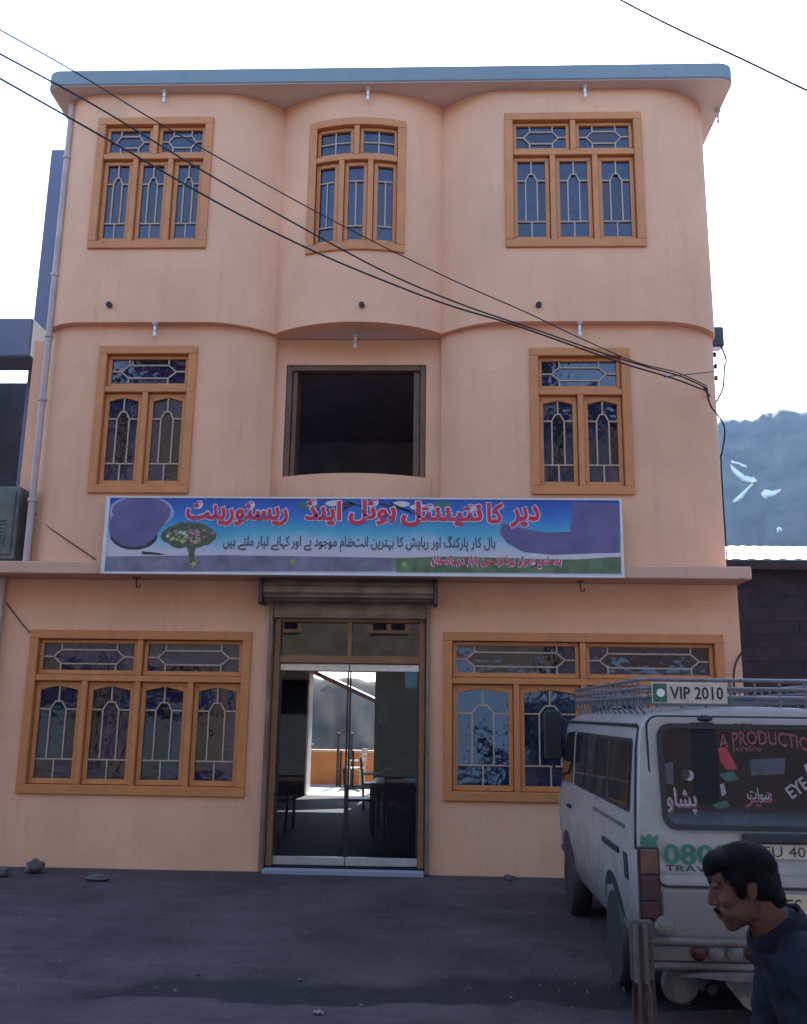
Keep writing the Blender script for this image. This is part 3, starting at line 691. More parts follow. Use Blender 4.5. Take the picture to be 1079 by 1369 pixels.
flat('print_band', [(138, 744), (300, 742), (545, 746), (545, 764), (138, 764)], PVI, 1)
flat('print_meadow', [(530, 746), (600, 744), (760, 748), (830, 742), (830, 767), (530, 765)], PGR, 1.5)
flat('print_cloud', [(700, 742), (770, 735), (800, 738), (830, 736), (830, 744), (770, 748), (700, 747)], PLT, 2)
flat('print_disc_shade', elp(179, 715, 32, 20, 0, 180), PDK, 2)
flat('print_ring', elp(189, 685, 44, 23), mat('print_ring', (.33, .36, .52), .5, .1, 5), 2.5)
flat('print_disc', elp(189, 683, 39, 19), PUR, 3.5)
flat('print_disc', [(150, 690), (229, 688), (216, 705), (207, 718), (195, 729), (180, 732), (163, 729), (148, 717), (146, 706)], PUR, 4)
flat('print_cloud_shape', [(767, 672), (829, 673), (829, 739), (790, 740), (740, 742), (700, 738), (678, 726), (668, 712), (672, 700), (690, 705), (730, 712), (762, 711)], PUR, 3)
flat('print_hill', [(190, 737), (212, 739), (222, 742), (190, 741)], PDK, 3)
for (a, b, c, d) in ((432, 682, 466, 670), (466, 670, 500, 681), (505, 671, 548, 682), (440, 690, 470, 672), (520, 670, 562, 690)):
    flat('print_branch', [(a, b), (c, d), (c+3, d+3), (a+2, b+4)], PDK, 2)
for (x, y) in ((447, 673), (536, 674), (560, 678)): flat('print_cloud', elp(x, y, 12, 4), PLT, 1.5)
for (x, y) in ((413, 676), (590, 676)): flat('print_foliage', elp(x, y, 14, 6), mat('print_teal', (.05, .20, .16), .5, .3, 20), 1.4)
rnd = random.Random(3)
flat('print_bouquet', [(x+rnd.uniform(-2, 2), y+rnd.uniform(-2, 2)) for x, y in elp(252, 716, 38, 17, n=26)], PLF, 3)
for k in range(46):
    x = 252+rnd.gauss(0, 16); y = 716+rnd.gauss(0, 6)
    if ((x-252)/35)**2+((y-716)/15)**2 > 1: continue
    r_ = rnd.uniform(2.2, 4.6); cm = PPK if x > 252 and rnd.random() < .8 else (PYE if rnd.random() < .4 else (mat('print_sage', (.24, .24, .15), .5, .3, 30) if rnd.random() < .6 else PLT))
    flat('print_petal', [(x+r_*rnd.uniform(.6, 1)*math.cos(R(a)), y+r_*.8*rnd.uniform(.6, 1)*math.sin(R(a))) for a in range(0, 360, 45)], cm, 4+k*.04)
flat('print_stem', [(250, 731), (262, 731), (259, 745), (263, 752), (254, 753), (253, 744)], PLF, 4)
for (x, y) in ((259, 754), (391, 751), (541, 754)): flat('print_flower', [(x+(5 if i % 2 else 2.4)*math.cos(R(i*36)), y+(5 if i % 2 else 2.4)*math.sin(R(i*36))) for i in range(10)], PYE, 5)
def letter(s, x0, y0, x1, y1, m, lv, ol=None, rtl=True):
    a = spt(x0, y1); b = spt(x1, y0); t = shape(s) if rtl else s
    if ol: obj('lettering_outline', text_mb(t, lambda x, z: (x, SY-.0008*lv+.0012, z), a[0]-.012, b[0]+.012, a[1]-.012, b[1]+.012, offset=.075), ol, sign)
    obj('lettering', text_mb(t, lambda x, z: (x, SY-.0008*lv, z), a[0], b[0], a[1], b[1], offset=.012 if not ol else .038), m, sign)
PKO = mat('print_white_outline', (.68, .55, .62), .5, .1, 8)
letter('ریسٹورینٹ', 248, 671, 386, 703, PRD, 8, PKO); letter('اینڈ', 407, 668, 457, 702, PRD, 8, PKO); letter('ہوٹل', 466, 668, 530, 702, PRD, 8, PKO)
letter('نٹیننٹل', 536, 671, 645, 704, PRD, 8, PKO); letter('کا', 651, 672, 673, 700, PRD, 8, PKO); letter('دیر', 682, 675, 721, 706, PRD, 8, PKO)
letter('ہال کار پارکنگ اور رہائش کا بہترین انتظام موجود ہے اور کھانے تیار ملتے ہیں'.replace('ھ', 'ہ').replace('ئ', 'ی'), 298, 716, 662, 737, mat('print_ink', (.05, .055, .08), .5, .1, 9), 7)
letter('پتہ شمع عمران روڈ نزد مین بازار دیر پاکستان', 577, 743, 750, 759, PRD, 8, PKO)

# ================================================================== SMALL THINGS ON THE FACADE
LN = ['at the left top bay', 'over the narrow bowed window', 'at the right top bay', 'over the two light window above the sign', 'over the dark balcony opening', 'over the window by the cables', 'at the right end of the roof']
for i, (px, py, Yp, zt) in enumerate(((220, 122, Y3, 9.84), (492, 122, Y3, 9.84), (782, 118, Y3, 9.84), (207, 440, Y2, 6.575), (475, 452, YC-.1, 6.575), (775, 440, Y2, 6.575), (958, 126, .1, 9.84))):
    p = aty(px, py, Yp-.07); g = empty('lamp_holder', (p.x, p.y, zt-.002), label='small white bulb lamp under the slab '+LN[i], cat='lamp', group='bulb lamps under the slabs')
    z = zt-.002
    obj('rose', MB().lathe([(.04, 0), (.04, -.012), (.026, -.03), (.015, -.034)], (p.x, p.y, z), 'z', 16), mat('dusty_white_plastic', (.55, .50, .47), .5, .1, 9), g, smooth=True)
    obj('socket', MB().lathe([(.013, -.034), (.02, -.05), (.02, -.10), (.016, -.104)], (p.x, p.y, z), 'z', 14), WHITE, g, smooth=True)
    obj('bulb', MB().lathe([(.012, -.104), (.014, -.12), (.023, -.145), (.024, -.158), (.018, -.176), (.006, -.184)], (p.x, p.y, z), 'z', 14), mat('opal_bulb', (.82, .82, .82), .25, .02, 5), g, smooth=True)
for i, (px, py) in enumerate(((182, 782), (776, 786))):
    p = aty(px, py, -.2); g = empty('hook', (p.x, -.2, 3.37), label=('rusty hook hanging under the ledge above the left window', 'rusty hook hanging under the ledge above the right window')[i], cat='hook', group='hooks under the ledge')
    obj('rod', MB().tube([(p.x, -.2, 3.37), (p.x, -.2, 3.28), (p.x+.02, -.2, 3.24), (p.x+.045, -.2, 3.25), (p.x+.05, -.2, 3.28)], .009, 6), MATS['rusty_pipe'], g)
    obj('plate', MB().box(p.x-.04, p.x+.04, -.23, -.17, 3.355, 3.369), MATS['rusty_pipe'], g)
# drain pipe down the left corner
dp = empty('drain_pipe', (-5.0, -.2, 0), label='grey drain pipe down the left corner of the hotel', cat='pipe')
P1 = [aty(74, 150, -.28), aty(62, 300, -.28), aty(53, 430, -.30), aty(46, 600, -.34), aty(38, 745, -.36)]
obj('upper_pipe', MB().tube([(P1[-1].x-.05, -.30, z) for z in (9.83, 8, 6.5, 5, 3.525)], .042, 12), PVC, dp, smooth=True)
for z in (9.0, 7.3, 6.45, 5.6, 4.3): obj('clip', MB().lathe([(.043, -.02), (.056, -.02), (.056, .02), (.043, .02)], (P1[-1].x-.05, -.30, z), 'z', 14), PVC, dp)
obj('lower_pipe', MB().tube([(-5.36, -.06, z) for z in (3.368, 2, 1, .02)], .042, 12), PVC, dp, smooth=True)
for z in (2.9, 1.5, .4): obj('clip', MB().lathe([(.043, -.02), (.056, -.02), (.056, .02), (.043, .02)], (-5.36, -.06, z), 'z', 14), PVC, dp)
# metal cabinet standing on the ledge at the left
cb = empty('metal_cabinet', (-5.4, -.2, 3.52), label='grey green metal cabinet on the ledge behind the drain pipe', cat='cabinet')
CBM = mat('grey_green_sheet', (.13, .14, .115), .5, .25, 6, .1, 20)
obj('body', MB().box(-5.75, -5.145, -.30, .1, 3.56, 4.47), CBM, cb, bevel=.012)
obj('door', MB().box(-5.70, -5.19, -.318, -.302, 3.62, 4.41), CBM, cb, bevel=.006)
for k in range(8): obj('louvre', MB().box(-5.62, -5.27, -.332, -.319, 3.72+k*.045, 3.742+k*.045), CBM, cb)
for sx in (-5.70, -5.24): obj('foot', MB().box(sx, sx+.05, -.28, .08, 3.522, 3.56), BLACK, cb)
# cables
def cable(pts, r, lab, cat='cable', grp=None, name='overhead_cable', sub=8):
    q = []
    n = len(pts)
    for i in range(n-1):
        p0, p1, p2, p3 = pts[max(i-1, 0)], pts[i], pts[i+1], pts[min(i+2, n-1)]
        for k in range(sub):
            t = k/sub; q.append(.5*((2*p1)+(p2-p0)*t+(2*p0-5*p1+4*p2-p3)*t*t+(3*p1-p0-3*p2+p3)*t**3))
    q.append(pts[-1]); return obj(name, MB().tube(q, r, 7), CABLE, label=lab, cat=cat, group=grp, smooth=True)
def along(pp, Ya, Yb, xa=-60, xb=945): return [aty(px, py, lerp(Ya, Yb, (px-xa)/(xb-xa))) for px, py in pp]
cable(along([(-90, -10), (0, 40), (100, 96), (205, 160), (330, 232), (470, 308), (600, 372), (700, 416), (780, 454), (850, 484), (905, 498), (945, 516)], -4.2, -.62),   .0068, 'highest of three black cables crossing the hotel front', grp='cables across the front')
cable(along([(-90, 22), (0, 72), (130, 143), (260, 222), (400, 302), (520, 366), (620, 408), (720, 442), (800, 470), (860, 489), (910, 503), (945, 519)], -4.1, -.62), .0092, 'middle of three black cables crossing the hotel front', grp='cables across the front')
cable(along([(-90, 55), (0, 105), (150, 190), (300, 276), (420, 336), (520, 378), (600, 408), (680, 432), (760, 460), (830, 485), (900, 506), (945, 523)], -4.0, -.62), .0100, 'lowest and thickest of three black cables crossing the hotel front', grp='cables across the front')
cable([aty(px, py, -5) for px, py in ((760, -40), (830, 0), (900, 36), (990, 78), (1079, 121), (1160, 158))], .008, 'single thin cable in the open sky beyond the roof')
wb = empty('cable_bracket', (3.46, .2, 6.2), label='iron cable bracket with insulators on the right corner', cat='bracket')
p = aty(945, 519, -.62)
obj('arm', MB().tube([(3.44, .05, p.z+.10), (p.x+.02, -.45, p.z+.07), (p.x, -.62, p.z)], .014, 8), MATS['rusty_pipe'], wb)
b0 = aty(958, 452, .35); b0.x = XR+.035
obj('junction_box', MB().box(b0.x-.05, b0.x+.14, .26, .46, b0.z-.15, b0.z+.13), mat('dark_junction', (.05, .055, .08), .5, .2, 9), wb, bevel=.02)
for k in range(3): obj('insulator', MB().lathe([(.012, 0), (.035, .01), (.02, .03), (.035, .05), (.012, .07)], (XR+.02, .22, b0.z-.32-.16*k), 'z', 12), mat('brown_porcelain', (.10, .045, .03), .2), wb, smooth=True)
cable([p, p+Vector((.09, .2, -.14)), Vector((XR-.02, -.12, p.z-.32)), Vector((XR+.014, .16, p.z-.6)), Vector((XR+.014, .2, 5.0)), Vector((XR+.014, .21, 4.3)), Vector((XR+.014, .2, 3.53))], .010, 'black service cable running down the right corner of the hotel', name='service_cable')
cable([Vector((b0.x+.1, .3, b0.z-.12)), Vector((b0.x+.13, .22, b0.z-.35)), Vector((b0.x+.07, .12, b0.z-.5)), Vector((b0.x+.06, .2, b0.z-.75)), Vector((XR+.005, .3, b0.z-.95))], .012, 'loose loop of cable under the junction box', name='service_cable')
cable([aty(965, 495, .1), aty(945, 498, -.3), p+Vector((-.35, 0, .16)), p+Vector((-.5, 0, .14))], .006, 'thin stay wire beside the cable bracket', name='stay_wire')
cable([aty(40, 678, Y2+.3), aty(62, 702, Y2+.06), aty(90, 722, Y2-.012), aty(128, 748, Y2-.012)], .007, 'brown wire sagging across the wall left of the sign', name='service_cable')
cable([aty(8, 805, -.015), aty(25, 828, -.015), aty(40, 846, -.05)], .007, 'brown wire running to the corner of the left ground window', name='service_cable')
cable([aty(992, 872, -.02), aty(984, 886, -.05), aty(981, 905, -.06), aty(983, 935, -.03)], .012, 'black hose hanging at the right ground floor corner', name='service_cable')

# ================================================================== NEIGHBOURS
nl = empty('neighbouring_house', (-7.5, 3, 0), label='grey concrete house rising close beside the left of the hotel', cat='building')
a, b = aty(56, 200, 1.6), aty(34, 430, 1.6)
NCM = plaster('weathered_blue_grey_cement', (.17, .19, .26), (.08, .085, .11))
obj('pillar', MB().box(-6.12, -5.90, 1.6, 2.2, 0, a.z), NCM, nl, bevel=.01)
s0, s1 = aty(20, 425, 1.0), aty(20, 476, 1.0)
obj('roof_slab', MB().box(-12, aty(42, 450, 1.0).x, 1.0, 1.595, s1.z, s0.z), NCM, nl, bevel=.02)
d0 = aty(5, 512, 3.0)
obj('wall', MB().box(-12, -5.9, 3.0, 8, 0, d0.z), mat('dark_wall', (.05, .045, .055), .9, .3, 2), nl)  # dark wall, tone varied at random
for k in range(5):
    xx = -6.9+.22*k
    obj('spike', MB().tube([(xx, 3.2, d0.z-.02), (xx+.11, 3.2, d0.z+.32+.05*(k % 2)), (xx+.2, 3.2, d0.z-.02)], .018, 6), BLACK, nl)
nr = empty('timber_house', (6.5, 5, 0), label='dark timber house with bright tin roof right of the hotel', cat='building')
e0 = aty(1030, 747, 3.2); e1 = aty(1030, 731, 8.5)
rng = random.Random(5)
nb = int(e0.z/.21); DT = [mat('tarred_board_%d' % k, c, .85, .3, 5, .2, 25) for k, c in enumerate(((.046, .026, .028), (.052, .030, .032), (.042, .025, .029)))]
obj('wall', MB().box(3.95, 12, 3.5, 9.0, 0, e0.z-.12), DT[2], nr)
for k in range(nb):
    zz = k*.205; jx = rng.uniform(5.2, 7.5)
    for xa, xb in ((3.95, jx-.006), (jx+.006, 11.0)):
        dy = rng.uniform(0, .012); obj('board', MB().box(xa, xb, 3.42-dy, 3.497, zz+.002, zz+.203), DT[rng.randrange(3)], nr)
sl = lambda y: lerp(e0.z, e1.z, (y-3.2)/5.3)
TIN = mat('weathered_tin', (.72, .71, .70), .45, .08, 2, metal=.25)
xs_ = [3.75+i*.06 for i in range(140)]
v_ = []; 
for x_ in xs_:
    wv = .012*math.sin(x_*2*math.pi/.24)
    for y_ in (3.15, 8.6): v_.append((x_, y_, sl(y_)+wv))
tm = MB().add(v_, [(2*i, 2*i+2, 2*i+3, 2*i+1) for i in range(len(xs_)-1)])
obj('tin_roof', tm, TIN, nr, smooth=True)
obj('eave_board', MB().box(3.75, 12, 3.17, 3.22, e0.z-.17, e0.z-.03), DT[1], nr)
for k in range(9): obj('rafter_end', MB().box(4.1+k*.75, 4.2+k*.75, 3.2, 3.5, e0.z-.13, e0.z-.025), DT[1], nr)
# ================================================================== VAN
van = empty('parked_van', (2.07, -3.06, 0), label='old white passenger van with roof rack parked nose to the hotel', cat='van')
def van_paint(name, base, dirt):
    m = bpy.data.materials.new(name); m.use_nodes = True; n = m.node_tree.nodes; l = m.node_tree.links; b = n['Principled BSDF']
    b.inputs['Roughness'].default_value = .42; b.inputs['Coat Weight'].default_value = .25; b.inputs['Coat Roughness'].default_value = .15
    tc = n.new('ShaderNodeTexCoord'); sp = n.new('ShaderNodeSeparateXYZ'); l.new(tc.outputs['Object'], sp.inputs[0])
    z = n.new('ShaderNodeTexNoise'); z.inputs['Scale'].default_value = 5; z.inputs['Detail'].default_value = 8; z.inputs['Roughness'].default_value = .7; l.new(tc.outputs['Object'], z.inputs[0])
    r = n.new('ShaderNodeMapRange'); r.inputs[1].default_value = .95; r.inputs[2].default_value = .25; l.new(sp.outputs['Z'], r.inputs[0])   # road dirt thrown up from below
    a = n.new('ShaderNodeMath'); a.operation = 'MULTIPLY_ADD'; l.new(z.outputs['Fac'], a.inputs[0]); a.inputs[1].default_value = 1.0; l.new(r.outputs[0], a.inputs[2])
    q = n.new('ShaderNodeMapRange'); q.inputs[1].default_value = .45; q.inputs[2].default_value = 1.35; q.inputs[3].default_value = .05; q.inputs[4].default_value = .9; l.new(a.outputs[0], q.inputs[0])
    x = n.new('ShaderNodeMix'); x.data_type = 'RGBA'; x.inputs[6].default_value = (*base, 1); x.inputs[7].default_value = (*dirt, 1); l.new(q.outputs[0], x.inputs[0])
    l.new(x.outputs[2], b.inputs['Base Color'])
    rr = n.new('ShaderNodeMapRange'); rr.inputs[3].default_value = .36; rr.inputs[4].default_value = .85; l.new(q.outputs[0], rr.inputs[0]); l.new(rr.outputs[0], b.inputs['Roughness'])
    return m
VP = van_paint('dusty_white_paint', (.34, .315, .295), (.085, .07, .066)); VL = van_paint('grey_lower_paint', (.20, .19, .19), (.15, .125, .11))
VG = mat('van_glass', (.012, .012, .016), .06, .2, 3, spec=.45); SEAL = mat('van_seal', (.015, .015, .016), .55)
SEC = [(.66, .32), (.76, .35), (.81, .46), (.835, .70), (.845, .93), (.840, 1.10), (.822, 1.35), (.802, 1.60), (.785, 1.72), (.755, 1.785), (.69, 1.825), (.50, 1.855), (.25, 1.872), (0, 1.876)]
def wv(z):
    for (a, b), (c, d) in zip(SEC, SEC[1:]):
        if b <= z <= d: return lerp(a, c, (z-b)/(d-b))
    return SEC[0][0]
rake = lambda z: .11*max(0, (z-1.02)/.86)
def station(y, ins, zt, k=1.0):
    pts = []
    full = [(-a, b) for a, b in SEC[:-1]]+[SEC[-1]]+[(a, b) for a, b in SEC[-2::-1]]
    for a, b in full:
        z = b if b < 1.0 else 1.0+(b-1.0)*(zt-1.0)/.876
        z = min(z, zt); x = a*(1-ins/.84)
        if z > 1.7 and ins > 0: z -= ins*.55
        pts.append((x, y+rake(b)*k*(1-smooth01((y+2.1)/1.2)), z))
    return pts
ST = [station(-2.10, .06, 1.876), station(-2.085, .024, 1.876), station(-2.045, .004, 1.876), station(-1.95, 0, 1.876), station(-1.0, 0, 1.88), station(0, 0, 1.88), station(.9, 0, 1.872),
      station(1.30, .005, 1.845), station(1.45, .015, 1.70), station(1.62, .02, 1.42), station(1.82, .03, 1.12), station(1.98, .05, 1.0), station(2.08, .09, .96), station(2.12, .2, .9)]
body = MB(); n_ = len(ST[0])
body.add([p for s in ST for p in s], [(i*n_+k, i*n_+(k+1) % n_, (i+1)*n_+(k+1) % n_, (i+1)*n_+k) for i in range(len(ST)-1) for k in range(n_)])
h_ = n_//2
for base in (0, (len(ST)-1)*n_):
    body.add([], [])
    body.f += [(base+k, base+k+1, base+n_-2-k, base+n_-1-k) for k in range(h_-1)]+[(base+h_-1, base+h_, base+h_+1)]
bodyo = obj('body', body, VP, van, local=True, smooth=True)
def rear(x, z, d=0.0): return Vector((x, -2.10+rake(z)-d, z))
def side(y, z, d=0.0, s=-1): return Vector((s*(wv(z)+d), y, z))
def rpoly(x0, x1, z0, z1, r, n=5):
    o = []
    for cx, cz, a in ((x1-r, z1-r, 0), (x0+r, z1-r, 90), (x0+r, z0+r, 180), (x1-r, z0+r, 270)):
        o += [(cx+r*math.cos(R(a+90*i/n)), cz+r*math.sin(R(a+90*i/n))) for i in range(n+1)]
    return o
def ring(mb, outer, inner, fn, t0, t1):
    n = len(outer); k = len(mb.v)
    mb.add([fn(u, v, t) for L in (outer, inner) for t in (t0, t1) for u, v in L], [])
    for i in range(n):
        j = (i+1) % n
        for a, b in ((0, 1), (1, 3), (3, 2), (2, 0)): mb.f.append((k+a*n+i, k+a*n+j, k+b*n+j, k+b*n+i))
    return mb
RF = lambda u, v, t: rear(u, v, t)
# rear hatch
hat = obj('hatch', MB().prism(rpoly(-.725, .725, .80, 1.80, .07), RF, .001, .012), VP, van, local=True, bevel=.004)
obj('hatch_gap', ring(MB(), rpoly(-.738, .738, .785, 1.812, .078), rpoly(-.7255, .7255, .7995, 1.8005, .0705), RF, .0005, .006), SEAL, van, local=True)
obj('rear_window', MB().prism(rpoly(-.645, .645, 1.15, 1.735, .07), RF, .010, .018), VG, van, local=True)
obj('window_seal', ring(MB(), rpoly(-.672, .672, 1.123, 1.762, .085), rpoly(-.64, .64, 1.155, 1.73, .065), RF, .008, .026), SEAL, van, local=True)
obj('crease', MB().box(-.70, .70, 0, .006, .872, .884, fn=lambda x, y, z: rear(x, z, .010+y)), VP, hat, local=True)
obj('lower_panel', MB().box(-.70, .70, .001, .016, .50, .775, fn=lambda x, y, z: rear(x, z, y)), VL, van, local=True, bevel=.006)
obj('plate_garnish', MB().box(-.20, .60, .013, .045, 1.055, 1.112, fn=lambda x, y, z: rear(x, z, y)), BLACK, van, local=True, bevel=.01)
np_ = obj('number_plate', MB().box(-.155, .30, .014, .022, .965, 1.05, fn=lambda x, y, z: rear(x, z, y)), mat('plate_cream', (.50, .45, .33), .5, .1, 9), van, local=True, bevel=.002)
INK = mat('plate_ink', (.02, .02, .025), .5)
obj('lettering', text_mb('LEU 4017', lambda x, z: rear(x, z, .0232), -.13, .28, .978, 1.038), INK, np_, local=True)
np2 = obj('number_plate', MB().box(-.04, .28, .018, .026, .625, .765, fn=lambda x, y, z: rear(x, z, y)), mat('plate_yellow', (.52, .46, .28), .5, .1, 9), van, local=True, bevel=.002)
obj('lettering', text_mb('LES 53', lambda x, z: rear(x, z, .0272), -.02, .26, .65, .74), INK, np2, local=True)
# lamps
AMB = mat('amber_lens', (.15, .055, .02), .35, .3, 12); RED = mat('red_lens', (.075, .014, .012), .35, .3, 12); CLR = mat('clear_lens', (.22, .205, .19), .45, .35, 14)
for s in (-1, 1):
    tl_ = obj('tail_light', MB().prism(rpoly(-.065, .065, .60, 1.02, .015), lambda u, v, t: rear(s*.772+u, v, t), -.02, .018), BLACK, van, local=True, bevel=.003)
    for z0, z1, mm in ((.865, 1.008, AMB), (.715, .858, RED), (.612, .708, CLR if False else RED)):
        obj('lens', MB().box(-.052, .052, .017, .030, z0, z1, fn=lambda x, y, z: rear(s*.772+x, z, y)), mm, tl_, local=True, bevel=.006)
    obj('reversing_lamp', MB().lathe([(.055, 0), (.058, -.03), (.048, -.05), (.02, -.058)], rear(s*.70, .575, .01), 'y', 18), CLR, van, local=True, smooth=True)
# rear bumper with lamps and guards
BMP = mat('dusty_bumper_metal', (.15, .125, .11), .7, .3, 9, .15, 30, metal=.15)
bu = obj('rear_bumper', MB().tube([(-.86, -1.98, .50), (-.86, -2.14, .50), (-.83, -2.19, .50), (.83, -2.19, .50), (.86, -2.14, .50), (.86, -1.98, .50)], .024, 10), BMP, van, local=True, smooth=True)
obj('lower_bar', MB().tube([(-.80, -2.05, .36), (-.78, -2.16, .36), (.78, -2.16, .36), (.80, -2.05, .36)], .022, 10), BMP, bu, local=True, smooth=True)
obj('backing', MB().box(-.78, .78, -2.12, -2.09, .375, .485), VL, bu, local=True, bevel=.006)
for k, x in enumerate((-.50, -.40, -.29, -.18, -.05, .10, .25, .40)):
    obj('marker_lamp', MB().lathe([(.046, 0), (.048, -.018), (.038, -.027), (.012, -.030)], (x, -2.122, .432), 'y', 16), CLR if k % 3 else RED, bu, local=True, smooth=True)
obj('step_plate', MB().prism([(-.62, .315), (-.50, .335), (.05, .345), (.7, .345), (.7, .325), (.05, .31), (-.3, .29)], lambda u, v, t: (u, t, v), -2.21, -2.02), BMP, bu, local=True, bevel=.004)
for x in (-.845, .845):
    obj('corner_guard', MB().box(x-.075, x+.06, -2.215, -2.165, .28, .62), mat('rusty_guard_plate', (.085, .062, .055), .8, .3, 9, .15, 30), bu, local=True, bevel=.012)
    RS = mat('red_streamer', (.075, .026, .024), .8, .3, 12); GS = mat('grey_streamer', (.11, .088, .085), .8, .25, 20)
    for k in range(5):
        xx = x-.07+k*.028
        obj('streamer', MB().prism([(xx, .29), (xx+.024, .29), (xx+.022+.004*(k % 2), .15), (xx+.026, .035+.012*(k % 3)), (xx+.002, .03+.012*(k % 3)), (xx-.003, .16)], lambda u, v, t: (u, t+.02*math.sin(v*14+k), v), -2.205, -2.198), RS if k % 2 == 0 else GS, bu, local=True)
    obj('guard_upright', MB().tube([(x-.045, -2.222, .60), (x-.045, -2.222, .28)], .016, 8).tube([(x+.01, -2.222, .60), (x+.01, -2.222, .28)], .016, 8), BMP, bu, local=True)
obj('tow_disc', MB().lathe([(.02, 0), (.105, 0), (.115, -.02), (.10, -.04), (.04, -.05), (.012, -.05)], (-.60, -2.02, .235), 'y', 22), BMP, van, local=True, smooth=True)
fl = [(-.34, .30), (.06, .30), (.06, .09), (-.02, .055), (-.12, .06), (-.24, .13), (-.33, .24)]
obj('mud_flap', MB().prism(fl, lambda u, v, t: (u, t+.03*math.sin(u*9), v), -2.06, -2.05), mat('dirty_white_flap', (.22, .20, .18), .8, .35, 9), van, local=True)
obj('exhaust_pipe', MB().tube([(-.45, -1.2, .27), (-.43, -1.9, .24), (-.42, -2.08, .215)], .03, 10), BLACK, van, local=True, smooth=True)
obj('spare_wheel', MB().lathe([(.10, .0), (.28, -.01), (.31, .04), (.31, .12), (.27, .17), (.1, .17)], (.15, -1.55, .27), 'z', 26), BLACK, van, local=True, smooth=True)
obj('chassis', MB().box(-.66, .66, -2.0, 1.9, .26, .33).box(-.5, -.42, -2.05, 1.9, .20, .30).box(.42, .5, -2.05, 1.9, .20, .30), BLACK, van, local=True)
# wheels
for s in (-1, 1):
    for y in (-1.18, 1.12):
        wcx = s*.74
        wh = obj('wheel', MB().lathe([(.21, -.085), (.295, -.088), (.318, -.05), (.318, .05), (.295, .088), (.21, .085)], (wcx, y, .312), 'x', 28), BLACK, van, local=True, smooth=True)
        obj('rim', MB().lathe([(.03, -.06), (.09, -.075), (.10, -.045), (.19, -.05), (.208, -.075), (.208, .075), (.03, .06)], (wcx, y, .312), 'x', 24), mat('steel_rim', (.28, .27, .27), .5, .2, 12, metal=.5), wh, local=True, smooth=True)
        ah = [(y+.40*math.cos(R(a)), .34+.40*math.sin(R(a))) for a in range(0, 181, 12)]
        obj('wheel_arch', MB().prism(ah, lambda u, v, t: (s*(wv(max(v, .32))+t), u, v), -.02, .004), BLACK, van, local=True)
# sides
for s in (-1, 1):
    SF = lambda u, v, t, s=s: side(u, v, t, s)
    frs = rpoly(-1.90, .56, 1.20, 1.66, .05)
    sk = lambda P: [(u, v-(0)) for u, v in P]
    obj('side_window_seal', MB().prism(frs, SF, -.02, .004), SEAL, van, local=True)
    for a, b in ((-1.86, -1.14), (-1.09, -.60), (-.57, -.06), (-.02, .52)):
        obj('side_window', MB().prism(rpoly(a, b, 1.225, 1.635, .04), SF, -.01, .008), VG, van, local=True)
    obj('window_bar', MB().box(-1.115, -1.10, 0, .014, 1.21, 1.65, fn=lambda x, y, z: SF(x, z, y)).box(-.30, -.285, 0, .014, 1.21, 1.65, fn=lambda x, y, z: SF(x, z, y)), BMP, van, local=True)
    obj('front_window', MB().prism([(.66, 1.20), (1.36, 1.18), (1.30, 1.40), (1.16, 1.64), (.66, 1.66)], SF, -.01, .006), VG, van, local=True)
    obj('rain_gutter', MB().tube([side(y, 1.745, .008, s) for y in (-1.95, -1, 0, .9, 1.2)], .013, 6), BLACK if s < 0 else BMP, van, local=True)
    obj('moulding', MB().box(-1.55, -.95, 0, .016, .905, .945, fn=lambda x, y, z: SF(x, z, y)), BLACK, van, local=True, bevel=.004)
    obj('door_seam', MB().box(.585, .595, 0, .004, .42, 1.68, fn=lambda x, y, z: SF(x, z, y)).box(-.62, -.612, 0, .004, .42, 1.19, fn=lambda x, y, z: SF(x, z, y)), SEAL, van, local=True)
    obj('slide_rail', MB().box(-1.75, -.55, 0, .012, 1.09, 1.11, fn=lambda x, y, z: SF(x, z, y)), BMP, van, local=True)
    obj('door_handle', MB().box(.68, .82, 0, .03, .98, 1.01, fn=lambda x, y, z: SF(x, z, y)), BLACK, van, local=True, bevel=.006)
    obj('fuel_flap', MB().box(-1.82, -1.70, 0, .006, .78, .94, fn=lambda x, y, z: SF(x, z, y)), BLACK, van, local=True)
    obj('corner_seam', MB().tube([(s*(wv(z)-.004), -2.055+rake(z), z) for z in (1.0, 1.2, 1.4, 1.6, 1.74)], .008, 5), SEAL, van, local=True)
    mi = obj('side_mirror', MB().prism(rpoly(-.11, .11, 1.32, 1.80, .05), lambda u, v, t: (s*(.915)+u*.8, 1.35+t, v+.05), 0, .07), BLACK, van, local=True, bevel=.012)
    obj('mirror_arm', MB().tube([(s*.80, 1.35, 1.22), (s*.9, 1.38, 1.26), (s*.93, 1.39, 1.40)], .014, 6).tube([(s*.74, 1.30, 1.72), (s*.86, 1.37, 1.80), (s*.93, 1.39, 1.77)], .014, 6), BLACK, mi, local=True)
obj('windscreen', MB().add([(-.68, 1.53, 1.58), (.68, 1.53, 1.58), (.74, 1.80, 1.20), (-.74, 1.80, 1.20)], [(0, 1, 2, 3)]), VG, van, local=True)
for s in (-1, 1): obj('headlight', MB().lathe([(.09, 0), (.085, .03), (.03, .05)], (s*.58, 2.08, .72), 'y', 18), CLR, van, local=True, smooth=True)
obj('front_bumper', MB().tube([(-.74, 1.98, .48), (-.70, 2.14, .48), (.70, 2.14, .48), (.74, 1.98, .48)], .045, 10), BMP, van, local=True, smooth=True)
